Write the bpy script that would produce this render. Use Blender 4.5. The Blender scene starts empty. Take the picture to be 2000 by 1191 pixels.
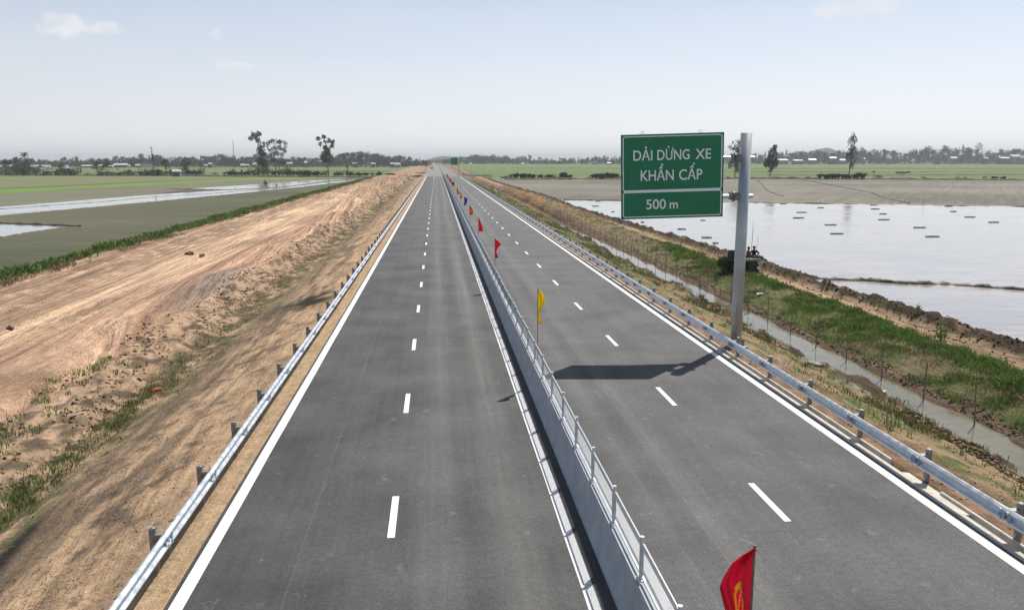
import bpy, bmesh, math, random
import numpy as np
from mathutils import Vector, Matrix, Euler
rad = math.radians
SC = bpy.context.scene
COL = SC.collection
random.seed(7)
RNG = np.random.default_rng(11)

# ------------------------------------------------------------------ camera
CAM_H = 7.4
PITCH, YAW = rad(10.2967), rad(5.35)
FPX = 1555.0                                   # focal length in pixels of a 2000 px wide frame
FWD = Vector((math.sin(YAW)*math.cos(PITCH), math.cos(YAW)*math.cos(PITCH), -math.sin(PITCH)))
RGT = Vector((math.cos(YAW), -math.sin(YAW), 0))
UPV = RGT.cross(FWD)
cam_d = bpy.data.cameras.new('camera')
cam_d.sensor_width = 36.0
cam_d.lens = 36.0*FPX/2000
cam_d.clip_end = 20000
cam_d.clip_start = 0.2
cam = bpy.data.objects.new('camera', cam_d)
COL.objects.link(cam)
M = Matrix((RGT, UPV, -FWD)).transposed().to_4x4()
M.translation = (0, 0, CAM_H)
cam.matrix_world = M
SC.camera = cam

# ------------------------------------------------------------------ sun, sky, exposure
SUN_EL, SUN_AZ = rad(54.7), math.atan2(.46, .54)          # azimuth from +Y towards +X
sd = bpy.data.lights.new('sun', 'SUN')
sd.energy = 5.0
sd.angle = rad(0.5)
sd.color = (1.0, .95, .87)
sun = bpy.data.objects.new('sun', sd)
COL.objects.link(sun)
S = Vector((math.sin(SUN_AZ)*math.cos(SUN_EL), math.cos(SUN_AZ)*math.cos(SUN_EL), math.sin(SUN_EL)))
sun.rotation_euler = S.to_track_quat('Z', 'Y').to_euler()
SC.view_settings.view_transform = 'Standard'
SC.view_settings.look = 'None'
SC.view_settings.exposure = 0.0
SC.view_settings.gamma = 1.0

def pix_ray(px, py):
    return FWD + RGT*((px-1000)/FPX) + UPV*((595.5-py)/FPX)
def gp(px, py, z=0.0):
    """ground position that the surveyed photo point stands on"""
    v = pix_ray(px, py); t = (z-CAM_H)/v.z
    return (v.x*t, v.y*t)

world = bpy.data.worlds.new('World')
SC.world = world
world.use_nodes = True
nt = world.node_tree
for n in list(nt.nodes): nt.nodes.remove(n)
def N(nt, typ, **kw):
    n = nt.nodes.new(typ)
    for k, v in kw.items():
        if k in n.inputs: n.inputs[k].default_value = v
        else: setattr(n, k, v)
    return n
L = lambda nt, a, b: nt.links.new(a, b)
wo = N(nt, 'ShaderNodeOutputWorld'); bg = N(nt, 'ShaderNodeBackground'); bg.inputs['Strength'].default_value = 0.075
sky = N(nt, 'ShaderNodeTexSky', sky_type='NISHITA', sun_disc=False)
sky.sun_elevation = SUN_EL; sky.sun_rotation = SUN_AZ
sky.air_density = 1.0; sky.dust_density = 1.2; sky.ozone_density = 1.2; sky.altitude = 0
tc = N(nt, 'ShaderNodeTexCoord')
# thin high veil of cloud and a few small fair-weather puffs low over the plain
veil = N(nt, 'ShaderNodeMixRGB')
sp_ = N(nt, 'ShaderNodeSeparateXYZ'); L(nt, tc.outputs['Generated'], sp_.inputs[0])
vr_ = N(nt, 'ShaderNodeMapRange', interpolation_type='SMOOTHSTEP'); vr_.inputs[1].default_value = .14; vr_.inputs[2].default_value = .40; vr_.inputs[3].default_value = .92; vr_.inputs[4].default_value = .0
L(nt, sp_.outputs['Z'], vr_.inputs[0]); L(nt, vr_.outputs[0], veil.inputs[0])
lo_ = N(nt, 'ShaderNodeMixRGB'); lo_.inputs[1].default_value = (14.2, 14.6, 15.0, 1); lo_.inputs[2].default_value = (7.9, 9.9, 12.8, 1)
er_ = N(nt, 'ShaderNodeMapRange'); er_.inputs[1].default_value = .03; er_.inputs[2].default_value = .23
L(nt, sp_.outputs['Z'], er_.inputs[0]); L(nt, er_.outputs[0], lo_.inputs[0])
dt_ = N(nt, 'ShaderNodeVectorMath', operation='DOT_PRODUCT'); dt_.inputs[1].default_value = (math.sin(SUN_AZ+.35), math.cos(SUN_AZ+.35), 0); L(nt, tc.outputs['Generated'], dt_.inputs[0])
ar_ = N(nt, 'ShaderNodeMapRange'); ar_.inputs[1].default_value = -1; ar_.inputs[2].default_value = 1; ar_.inputs[3].default_value = .62; ar_.inputs[4].default_value = 1.0
L(nt, dt_.outputs['Value'], ar_.inputs[0])
sc_ = N(nt, 'ShaderNodeVectorMath', operation='SCALE'); L(nt, lo_.outputs[0], sc_.inputs[0]); L(nt, ar_.outputs[0], sc_.inputs['Scale']); L(nt, sc_.outputs[0], veil.inputs[2])
L(nt, sky.outputs[0], veil.inputs[1])
last = veil.outputs[0]
mp = N(nt, 'ShaderNodeMapping'); mp.inputs['Scale'].default_value = (2.2, 2.2, 9)
L(nt, tc.outputs['Generated'], mp.inputs[0])
nz = N(nt, 'ShaderNodeTexNoise'); nz.inputs['Scale'].default_value = 2.2; nz.inputs['Detail'].default_value = 5
L(nt, mp.outputs[0], nz.inputs['Vector'])
rp = N(nt, 'ShaderNodeMapRange'); rp.inputs[1].default_value = .42; rp.inputs[2].default_value = .75; rp.inputs[3].default_value = 0; rp.inputs[4].default_value = .16
L(nt, nz.outputs[0], rp.inputs[0])
mx = N(nt, 'ShaderNodeMixRGB'); mx.inputs[2].default_value = (11.4, 11.9, 12.6, 1)
L(nt, rp.outputs[0], mx.inputs[0]); L(nt, last, mx.inputs[1]); last = mx.outputs[0]
nz2 = N(nt, 'ShaderNodeTexNoise'); nz2.inputs['Scale'].default_value = 55; nz2.inputs['Detail'].default_value = 7
L(nt, tc.outputs['Generated'], nz2.inputs['Vector'])
def puff(px, py, wpx, hpx, amt):
    global last
    d = pix_ray(px, py).normalized()
    r = Vector((d.y, -d.x, 0)).normalized(); u = r.cross(d)
    sub = N(nt, 'ShaderNodeVectorMath', operation='SUBTRACT'); sub.inputs[1].default_value = d
    L(nt, tc.outputs['Generated'], sub.inputs[0])
    dots = []
    for ax, s in ((r, wpx/FPX/2), (u, hpx/FPX/2)):
        q = N(nt, 'ShaderNodeVectorMath', operation='DOT_PRODUCT'); q.inputs[1].default_value = ax/s
        L(nt, sub.outputs[0], q.inputs[0])
        p = N(nt, 'ShaderNodeMath', operation='POWER'); p.inputs[1].default_value = 2
        a = N(nt, 'ShaderNodeMath', operation='ABSOLUTE'); L(nt, q.outputs['Value'], a.inputs[0]); L(nt, a.outputs[0], p.inputs[0]); dots.append(p)
    ad = N(nt, 'ShaderNodeMath', operation='ADD'); L(nt, dots[0].outputs[0], ad.inputs[0]); L(nt, dots[1].outputs[0], ad.inputs[1])
    nn = N(nt, 'ShaderNodeMath', operation='MULTIPLY_ADD'); nn.inputs[1].default_value = 4.5
    L(nt, nz2.outputs[0], nn.inputs[0]); L(nt, ad.outputs[0], nn.inputs[2])
    mr = N(nt, 'ShaderNodeMapRange', interpolation_type='SMOOTHSTEP')
    mr.inputs[1].default_value = 3.9; mr.inputs[2].default_value = 2.1; mr.inputs[3].default_value = 0; mr.inputs[4].default_value = amt
    L(nt, nn.outputs[0], mr.inputs[0])
    m = N(nt, 'ShaderNodeMixRGB'); m.inputs[2].default_value = (11.6, 11.6, 12.0, 1)
    L(nt, mr.outputs[0], m.inputs[0]); L(nt, last, m.inputs[1]); last = m.outputs[0]
puff(126, 50, 70, 36, .8); puff(100, 56, 40, 22, .45); puff(212, 54, 60, 22, .65); puff(425, 66, 28, 20, .35); puff(460, 129, 70, 18, .65); puff(440, 131, 40, 10, .35); puff(1680, 15, 150, 34, .6); puff(1620, 22, 60, 14, .4)
L(nt, last, bg.inputs[0]); L(nt, bg.outputs[0], wo.inputs[0])

# ------------------------------------------------------------------ helpers
def tag(o, label=None, cat=None, group=None, kind=None):
    if label: o['label'] = label
    if cat: o['category'] = cat
    if group: o['group'] = group
    if kind: o['kind'] = kind
    return o
def empty(name, loc, rz=0):
    o = bpy.data.objects.new(name, None); COL.objects.link(o)
    o.location = loc; o.rotation_euler = (0, 0, rz); o.empty_display_size = .2
    return o
class MB:
    def __init__(s): s.v = []; s.f = []; s.mi = []; s.m = 0
    def add(s, vs, fs):
        b = len(s.v); s.v += [tuple(p) for p in vs]; s.f += [tuple(i+b for i in f) for f in fs]; s.mi += [s.m]*len(fs)
    def box(s, c, d, rz=0, rx=0, ry=0):
        R = Euler((rx, ry, rz)).to_matrix(); hx, hy, hz = d[0]/2, d[1]/2, d[2]/2
        vs = [Vector(c)+R @ Vector((x*hx, y*hy, z*hz)) for z in (-1, 1) for x, y in ((-1,-1),(1,-1),(1,1),(-1,1))]
        s.add(vs, [(3,2,1,0),(4,5,6,7),(0,1,5,4),(1,2,6,5),(2,3,7,6),(3,0,4,7)])
    def tube(s, pts, r, n=8, caps=True):
        pts = [Vector(p) for p in pts]; rs = r if isinstance(r, (list, tuple)) else [r]*len(pts)
        b = len(s.v); up0 = None
        for i, p in enumerate(pts):
            t = (pts[min(i+1, len(pts)-1)]-pts[max(i-1, 0)]).normalized()
            a = Vector((0,0,1)) if abs(t.z) < .9 else Vector((1,0,0))
            x = t.cross(a).normalized(); y = x.cross(t)
            for k in range(n):
                q = 2*math.pi*k/n
                s.v.append(tuple(p+(x*math.cos(q)+y*math.sin(q))*rs[i]))
        for i in range(len(pts)-1):
            for k in range(n):
                s.f.append((b+i*n+k, b+i*n+(k+1) % n, b+(i+1)*n+(k+1) % n, b+(i+1)*n+k)); s.mi.append(s.m)
        if caps:
            s.f.append(tuple(b+k for k in range(n))[::-1]); s.mi.append(s.m)
            s.f.append(tuple(b+(len(pts)-1)*n+k for k in range(n))); s.mi.append(s.m)
    def prism(s, prof, y0, y1):
        """profile of (x, z) swept along Y"""
        n = len(prof)
        s.add([(x, y0, z) for x, z in prof]+[(x, y1, z) for x, z in prof],
              [(i, (i+1) % n, n+(i+1) % n, n+i) for i in range(n)]+[tuple(range(n))[::-1], tuple(range(n, 2*n))])
    def poly(s, pts, z):
        s.add([(x, y, z) for x, y in pts], [tuple(range(len(pts)))])
    def build(s, name, mats, parent=None, smooth=False):
        me = bpy.data.meshes.new(name); me.from_pydata(s.v, [], s.f)
        mats = mats if isinstance(mats, (list, tuple)) else [mats]
        for m in mats: me.materials.append(m)
        if len(mats) > 1: me.polygons.foreach_set('material_index', s.mi)
        if smooth: me.polygons.foreach_set('use_smooth', [True]*len(s.f))
        me.update()
        return link(name, me, parent)
def link(name, me, parent=None):
    o = bpy.data.objects.new(name, me); COL.objects.link(o)
    if parent: o.parent = parent
    return o
def np_mesh(name, V, F, mats, attr=None, smooth=False, midx=None):
    """V (n,3), F (m,k) arrays"""
    V = np.asarray(V, np.float32); F = np.asarray(F, np.int32)
    me = bpy.data.meshes.new(name)
    me.vertices.add(len(V)); me.vertices.foreach_set('co', V.ravel())
    k = F.shape[1]
    me.loops.add(F.size); me.loops.foreach_set('vertex_index', F.ravel())
    me.polygons.add(len(F)); me.polygons.foreach_set('loop_start', np.arange(0, F.size, k, dtype=np.int32))
    if smooth: me.polygons.foreach_set('use_smooth', np.ones(len(F), bool))
    for m in (mats if isinstance(mats, (list, tuple)) else [mats]): me.materials.append(m)
    if midx is not None: me.polygons.foreach_set('material_index', midx)
    me.update(calc_edges=True)
    if attr is not None:
        a = me.color_attributes.new('zone', 'FLOAT_COLOR', 'POINT')
        c = np.ones((len(V), 4), np.float32); c[:, :3] = attr; a.data.foreach_set('color', c.ravel())
    return me
def copy_tree(o, parent=None):
    c = o.copy(); COL.objects.link(c); c.parent = parent
    for ch in o.children: copy_tree(ch, c)
    return c

def hsh(ix, iy, s):
    n = (ix.astype(np.int64)*374761393 + iy.astype(np.int64)*668265263 + s*2147483647) & 0xffffffff
    n = ((n ^ (n >> 13))*1274126177) & 0xffffffff
    n = (n ^ (n >> 16))
    return (n & 0xffffff)/float(0xffffff)
def vn(x, y, s=0):
    x = np.asarray(x, float); y = np.asarray(y, float)
    ix = np.floor(x); iy = np.floor(y); fx = x-ix; fy = y-iy
    fx = fx*fx*(3-2*fx); fy = fy*fy*(3-2*fy)
    a = hsh(ix, iy, s); b = hsh(ix+1, iy, s); c = hsh(ix, iy+1, s); d = hsh(ix+1, iy+1, s)
    return (a*(1-fx)+b*fx)*(1-fy)+(c*(1-fx)+d*fx)*fy
def fbm(x, y, s=0, o=4):
    t = 0; a = .5; k = 1
    for i in range(o):
        t = t+a*vn(x*k+17*i, y*k-9*i, s+i); a *= .5; k *= 2.03
    return t/(1-.5**o)
def sst(a, b, x):
    t = np.clip((x-a)/(b-a), 0, 1); return t*t*(3-2*t)

# ------------------------------------------------------------------ materials
def principled(name, color=(.5,.5,.5), rough=.8, metal=0, spec=.3):
    m = bpy.data.materials.new(name); m.use_nodes = True
    t = m.node_tree; b = t.nodes['Principled BSDF']
    b.inputs['Base Color'].default_value = (*color, 1); b.inputs['Roughness'].default_value = rough
    b.inputs['Metallic'].default_value = metal; b.inputs['Specular IOR Level'].default_value = spec
    return m, t, b
def noisy(name, c1, c2, scale=4, detail=5, rough=.85, metal=0, spec=.3, bump=0, stretch=(1,1,1), r2=None, lo=.35, hi=.65, bdist=.02):
    m, t, b = principled(name, c1, rough, metal, spec)
    tc = N(t, 'ShaderNodeTexCoord'); mp = N(t, 'ShaderNodeMapping'); mp.inputs['Scale'].default_value = stretch
    nz = N(t, 'ShaderNodeTexNoise'); nz.inputs['Scale'].default_value = scale; nz.inputs['Detail'].default_value = detail
    L(t, tc.outputs['Object'], mp.inputs[0]); L(t, mp.outputs[0], nz.inputs['Vector'])
    r = N(t, 'ShaderNodeMapRange'); r.inputs[1].default_value = lo; r.inputs[2].default_value = hi
    L(t, nz.outputs[0], r.inputs[0])
    mx = N(t, 'ShaderNodeMixRGB'); mx.inputs[1].default_value = (*c1, 1); mx.inputs[2].default_value = (*c2, 1)
    L(t, r.outputs[0], mx.inputs[0]); L(t, mx.outputs[0], b.inputs['Base Color'])
    if r2 is not None:
        rr = N(t, 'ShaderNodeMapRange'); rr.inputs[3].default_value = rough; rr.inputs[4].default_value = r2
        L(t, r.outputs[0], rr.inputs[0]); L(t, rr.outputs[0], b.inputs['Roughness'])
    if bump:
        bp = N(t, 'ShaderNodeBump'); bp.inputs['Strength'].default_value = bump; bp.inputs['Distance'].default_value = bdist
        L(t, nz.outputs[0], bp.inputs['Height']); L(t, bp.outputs[0], b.inputs['Normal'])
    return m

def mat_ground():
    m, t, b = principled('soil', (.4,.3,.2), .95, 0, .15)
    at = N(t, 'ShaderNodeAttribute'); at.attribute_name = 'zone'
    tc = N(t, 'ShaderNodeTexCoord')
    def noise(sc, det, st=(1,1,1)):
        mp = N(t, 'ShaderNodeMapping'); mp.inputs['Scale'].default_value = st
        n = N(t, 'ShaderNodeTexNoise'); n.inputs['Scale'].default_value = sc; n.inputs['Detail'].default_value = det; n.inputs['Roughness'].default_value = .65
        L(t, tc.outputs['Object'], mp.inputs[0]); L(t, mp.outputs[0], n.inputs['Vector']); return n
    n1 = noise(1.1, 8); n2 = noise(9, 6); n3 = noise(2.6, 6, (1.8, .10, 1))
    add = N(t, 'ShaderNodeMath', operation='ADD'); L(t, n1.outputs[0], add.inputs[0]); L(t, n2.outputs[0], add.inputs[1])
    add2 = N(t, 'ShaderNodeMath', operation='ADD'); L(t, add.outputs[0], add2.inputs[0]); L(t, n3.outputs[0], add2.inputs[1])
    n1.inputs['Scale'].default_value = 2.4
    r = N(t, 'ShaderNodeMapRange'); r.inputs[1].default_value = 1.1; r.inputs[2].default_value = 1.9; r.inputs[3].default_value = .55; r.inputs[4].default_value = 1.42
    L(t, add2.outputs[0], r.inputs[0])
    mul = N(t, 'ShaderNodeVectorMath', operation='SCALE'); L(t, at.outputs['Color'], mul.inputs[0]); L(t, r.outputs[0], mul.inputs['Scale'])
    # small dark crumbs of clay
    v = noise(24, 3); vr = N(t, 'ShaderNodeMapRange'); vr.inputs[1].default_value = .62; vr.inputs[2].default_value = .72; vr.inputs[3].default_value = 1; vr.inputs[4].default_value = .55
    L(t, v.outputs[0], vr.inputs[0])
    mul2 = N(t, 'ShaderNodeVectorMath', operation='SCALE'); L(t, mul.outputs[0], mul2.inputs[0]); L(t, vr.outputs[0], mul2.inputs['Scale'])
    fa = N(t, 'ShaderNodeAttribute'); fa.attribute_name = 'flow'
    fm = N(t, 'ShaderNodeMapping'); fm.inputs['Scale'].default_value = (3.6, .055, 1); L(t, fa.outputs['Vector'], fm.inputs[0])
    fs_ = N(t, 'ShaderNodeSeparateXYZ'); L(t, fa.outputs['Vector'], fs_.inputs[0])
    cb = N(t, 'ShaderNodeCombineXYZ'); L(t, fs_.outputs['X'], cb.inputs['X']); L(t, fs_.outputs['Y'], cb.inputs['Y']); L(t, cb.outputs[0], fm.inputs[0])
    fn = N(t, 'ShaderNodeTexNoise'); fn.inputs['Scale'].default_value = 1; fn.inputs['Detail'].default_value = 6; fn.inputs['Roughness'].default_value = .62; L(t, fm.outputs[0], fn.inputs['Vector'])
    fr = N(t, 'ShaderNodeMapRange'); fr.inputs[1].default_value = .38; fr.inputs[2].default_value = .60; fr.inputs[3].default_value = .70; fr.inputs[4].default_value = 1.42; L(t, fn.outputs[0], fr.inputs[0])
    fx = N(t, 'ShaderNodeMixRGB'); fx.inputs[1].default_value = (1, 1, 1, 1); L(t, fs_.outputs['Z'], fx.inputs[0]); L(t, fr.outputs[0], fx.inputs[2])
    fmul = N(t, 'ShaderNodeMixRGB', blend_type='MULTIPLY'); fmul.inputs[0].default_value = 1; L(t, mul2.outputs[0], fmul.inputs[1]); L(t, fx.outputs[0], fmul.inputs[2])
    L(t, fmul.outputs[0], b.inputs['Base Color'])
    fb = N(t, 'ShaderNodeMath', operation='MULTIPLY'); L(t, fn.outputs[0], fb.inputs[0]); L(t, fs_.outputs['Z'], fb.inputs[1])
    bp2 = N(t, 'ShaderNodeBump'); bp2.inputs['Strength'].default_value = 1.0; bp2.inputs['Distance'].default_value = .35; L(t, fb.outputs[0], bp2.inputs['Height'])
    bp = N(t, 'ShaderNodeBump'); bp.inputs['Strength'].default_value = .8; bp.inputs['Distance'].default_value = .09
    L(t, add2.outputs[0], bp.inputs['Height']); L(t, bp2.outputs[0], bp.inputs['Normal']); L(t, bp.outputs[0], b.inputs['Normal'])
    return m
def mat_asphalt():
    m, t, b = principled('asphalt', (.1,.1,.1), .82, 0, .35)
    tc = N(t, 'ShaderNodeTexCoord')
    sep = N(t, 'ShaderNodeSeparateXYZ'); L(t, tc.outputs['Object'], sep.inputs[0])
    def noise(sc, det, st=(1,1,1), ro=.6):
        mp = N(t, 'ShaderNodeMapping'); mp.inputs['Scale'].default_value = st
        n = N(t, 'ShaderNodeTexNoise'); n.inputs['Scale'].default_value = sc; n.inputs['Detail'].default_value = det; n.inputs['Roughness'].default_value = ro
        L(t, tc.outputs['Object'], mp.inputs[0]); L(t, mp.outputs[0], n.inputs['Vector']); return n
    def rng(src, a, b_, c, d):
        r = N(t, 'ShaderNodeMapRange'); r.inputs[1].default_value = a; r.inputs[2].default_value = b_; r.inputs[3].default_value = c; r.inputs[4].default_value = d
        L(t, src, r.inputs[0]); return r.outputs[0]
    def math_(op, a, b_):
        n = N(t, 'ShaderNodeMath', operation=op)
        for i, q in enumerate((a, b_)):
            if isinstance(q, (int, float)): n.inputs[i].default_value = q
            else: L(t, q, n.inputs[i])
        return n.outputs[0]
    grain = noise(26, 4, ro=.85); grain2 = noise(7, 4, ro=.8); patch = noise(.35, 5); streak = noise(1.0, 5, (1.5, .03, 1)); streak2 = noise(3.0, 4, (2.2, .05, 1))
    # lighter dusty wheel tracks
    def band(c, w, amt):
        d = math_('ABSOLUTE', math_('SUBTRACT', sep.outputs['X'], c), 0)
        return rng(d, 0, w, amt, 0)
    tracks = math_('ADD', band(-.05, .55, .42), band(1.45, .6, .5))
    tracks = math_('ADD', tracks, math_('ADD', band(5.6, .5, .25), band(4.5, .35, .2)))
    tracks = math_('MULTIPLY', tracks, rng(streak.outputs[0], .3, .7, .3, 1.5))
    base = rng(patch.outputs[0], .32, .68, .70, 1.28)
    base = math_('ADD', base, rng(streak.outputs[0], .3, .7, -.12, .14))
    base = math_('ADD', base, rng(streak2.outputs[0], .35, .65, -.05, .06))
    base = math_('ADD', base, tracks)
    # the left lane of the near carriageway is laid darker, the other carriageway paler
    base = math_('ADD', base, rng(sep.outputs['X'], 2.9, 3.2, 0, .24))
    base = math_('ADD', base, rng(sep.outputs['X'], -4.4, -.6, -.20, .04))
    base = math_('ADD', base, rng(sep.outputs['Y'], 12, 120, 0, .38))  # grazing-angle brightening of the road into the distance, put into the colour
    base = math_('MULTIPLY', base, rng(grain.outputs[0], .3, .7, .42, 1.58)); base = math_('MULTIPLY', base, rng(grain2.outputs[0], .3, .7, .8, 1.2))
    # scattered pale spills of dust and concrete
    sp = noise(1.7, 6, (1, .8, 1), .7)
    spm = rng(sp.outputs[0], .61, .72, 0, 1.1); base = math_('ADD', base, band(-2.72, .03, .3)); base = math_('ADD', base, band(5.35, .03, .3))
    base = math_('ADD', base, spm)
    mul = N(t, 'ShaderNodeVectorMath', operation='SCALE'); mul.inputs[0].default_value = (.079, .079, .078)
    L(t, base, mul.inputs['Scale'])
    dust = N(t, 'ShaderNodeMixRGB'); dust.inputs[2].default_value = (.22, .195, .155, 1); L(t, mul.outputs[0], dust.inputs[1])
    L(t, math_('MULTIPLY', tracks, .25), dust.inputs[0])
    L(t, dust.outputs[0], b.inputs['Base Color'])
    bp = N(t, 'ShaderNodeBump'); bp.inputs['Strength'].default_value = .5; bp.inputs['Distance'].default_value = .01
    L(t, grain.outputs[0], bp.inputs['Height']); L(t, bp.outputs[0], b.inputs['Normal'])
    return m
def mat_paint():
    m, t, b = principled('road_paint', (.75,.75,.73), .6)
    tc = N(t, 'ShaderNodeTexCoord'); n = N(t, 'ShaderNodeTexNoise'); n.inputs['Scale'].default_value = 7; n.inputs['Detail'].default_value = 7
    L(t, tc.outputs['Object'], n.inputs['Vector'])
    r = N(t, 'ShaderNodeMapRange'); r.inputs[1].default_value = .26; r.inputs[2].default_value = .42
    L(t, n.outputs[0], r.inputs[0])
    mx = N(t, 'ShaderNodeMixRGB'); mx.inputs[1].default_value = (.62,.60,.57, 1); mx.inputs[2].default_value = (.82,.82,.82, 1)
    L(t, r.outputs[0], mx.inputs[0]); L(t, mx.outputs[0], b.inputs['Base Color'])
    return m
def mat_water(name, c1, c2, rough, bump, scale=(1,1,1), c3=None):
    m, t, b = principled(name, c1, rough, 0, .5)
    b.inputs['IOR'].default_value = 1.33
    tc = N(t, 'ShaderNodeTexCoord'); mp = N(t, 'ShaderNodeMapping'); mp.inputs['Scale'].default_value = scale
    L(t, tc.outputs['Object'], mp.inputs[0])
    n = N(t, 'ShaderNodeTexNoise'); n.inputs['Scale'].default_value = .12; n.inputs['Detail'].default_value = 7; n.inputs['Roughness'].default_value = .62
    L(t, mp.outputs[0], n.inputs['Vector'])
    r = N(t, 'ShaderNodeMapRange'); r.inputs[1].default_value = .42; r.inputs[2].default_value = .6
    L(t, n.outputs[0], r.inputs[0])
    mx = N(t, 'ShaderNodeMixRGB'); mx.inputs[1].default_value = (*c1, 1); mx.inputs[2].default_value = (*c2, 1)
    L(t, r.outputs[0], mx.inputs[0]); L(t, mx.outputs[0], b.inputs['Base Color'])
    n5 = N(t, 'ShaderNodeTexNoise'); n5.inputs['Scale'].default_value = 1.6; n5.inputs['Detail'].default_value = 8; n5.inputs['Roughness'].default_value = .75
    mp5 = N(t, 'ShaderNodeMapping'); mp5.inputs['Scale'].default_value = (.25, 1.3, 1); L(t, tc.outputs['Object'], mp5.inputs[0]); L(t, mp5.outputs[0], n5.inputs['Vector'])
    r5 = N(t, 'ShaderNodeMapRange'); r5.inputs[1].default_value = .5; r5.inputs[2].default_value = .68; r5.inputs[4].default_value = .8; L(t, n5.outputs[0], r5.inputs[0])
    m5 = N(t, 'ShaderNodeMixRGB'); m5.inputs[2].default_value = (c1[0]*.55, c1[1]*.5, c1[2]*.48, 1); L(t, r5.outputs[0], m5.inputs[0]); L(t, mx.outputs[0], m5.inputs[1]); L(t, m5.outputs[0], b.inputs['Base Color'])
    rr = N(t, 'ShaderNodeMapRange'); rr.inputs[3].default_value = rough*.5; rr.inputs[4].default_value = rough*1.8
    L(t, r.outputs[0], rr.inputs[0]); L(t, rr.outputs[0], b.inputs['Roughness'])
    n2 = N(t, 'ShaderNodeTexNoise'); n2.inputs['Scale'].default_value = 2.5; n2.inputs['Detail'].default_value = 3
    L(t, mp.outputs[0], n2.inputs['Vector'])
    bp = N(t, 'ShaderNodeBump'); bp.inputs['Strength'].default_value = bump; bp.inputs['Distance'].default_value = .02
    L(t, n2.outputs[0], bp.inputs['Height']); L(t, bp.outputs[0], b.inputs['Normal'])
    return m
def mat_attr(name, rough=.75, spec=.2, transl=0.0):
    m, t, b = principled(name, (.1,.2,.05), rough, 0, spec)
    at = N(t, 'ShaderNodeAttribute'); at.attribute_name = 'zone'
    L(t, at.outputs['Color'], b.inputs['Base Color'])
    if transl:
        out = t.nodes['Material Output']; tr = N(t, 'ShaderNodeBsdfTranslucent'); mxs = N(t, 'ShaderNodeMixShader'); mxs.inputs[0].default_value = transl
        L(t, at.outputs['Color'], tr.inputs[0]); L(t, b.outputs[0], mxs.inputs[1]); L(t, tr.outputs[0], mxs.inputs[2]); L(t, mxs.outputs[0], out.inputs[0])
    return m
def mat_field(name, c1, c2, stretch=(1,1,1), scale=.4, rot=0, rows=None, rowc=None):
    m, t, b = principled(name, c1, .9, 0, .2)
    tc = N(t, 'ShaderNodeTexCoord'); mp = N(t, 'ShaderNodeMapping'); mp.inputs['Scale'].default_value = stretch; mp.inputs['Rotation'].default_value = (0, 0, rot)
    # rotate first, then stretch
    mp0 = N(t, 'ShaderNodeMapping'); mp0.inputs['Rotation'].default_value = (0, 0, rot); mp.inputs['Rotation'].default_value = (0, 0, 0)
    L(t, tc.outputs['Object'], mp0.inputs[0]); L(t, mp0.outputs[0], mp.inputs[0])
    n = N(t, 'ShaderNodeTexNoise'); n.inputs['Scale'].default_value = scale; n.inputs['Detail'].default_value = 7; n.inputs['Roughness'].default_value = .6
    L(t, mp.outputs[0], n.inputs['Vector'])
    n4 = N(t, 'ShaderNodeTexNoise'); n4.inputs['Scale'].default_value = .02; n4.inputs['Detail'].default_value = 4
    L(t, tc.outputs['Object'], n4.inputs['Vector'])
    ad = N(t, 'ShaderNodeMath', operation='ADD'); L(t, n.outputs[0], ad.inputs[0]); L(t, n4.outputs[0], ad.inputs[1])
    r = N(t, 'ShaderNodeMapRange'); r.inputs[1].default_value = .8; r.inputs[2].default_value = 1.2
    L(t, ad.outputs[0], r.inputs[0])
    mx = N(t, 'ShaderNodeMixRGB'); mx.inputs[1].default_value = (*c1, 1); mx.inputs[2].default_value = (*c2, 1)
    L(t, r.outputs[0], mx.inputs[0]); L(t, mx.outputs[0], b.inputs['Base Color'])
    return m
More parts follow.
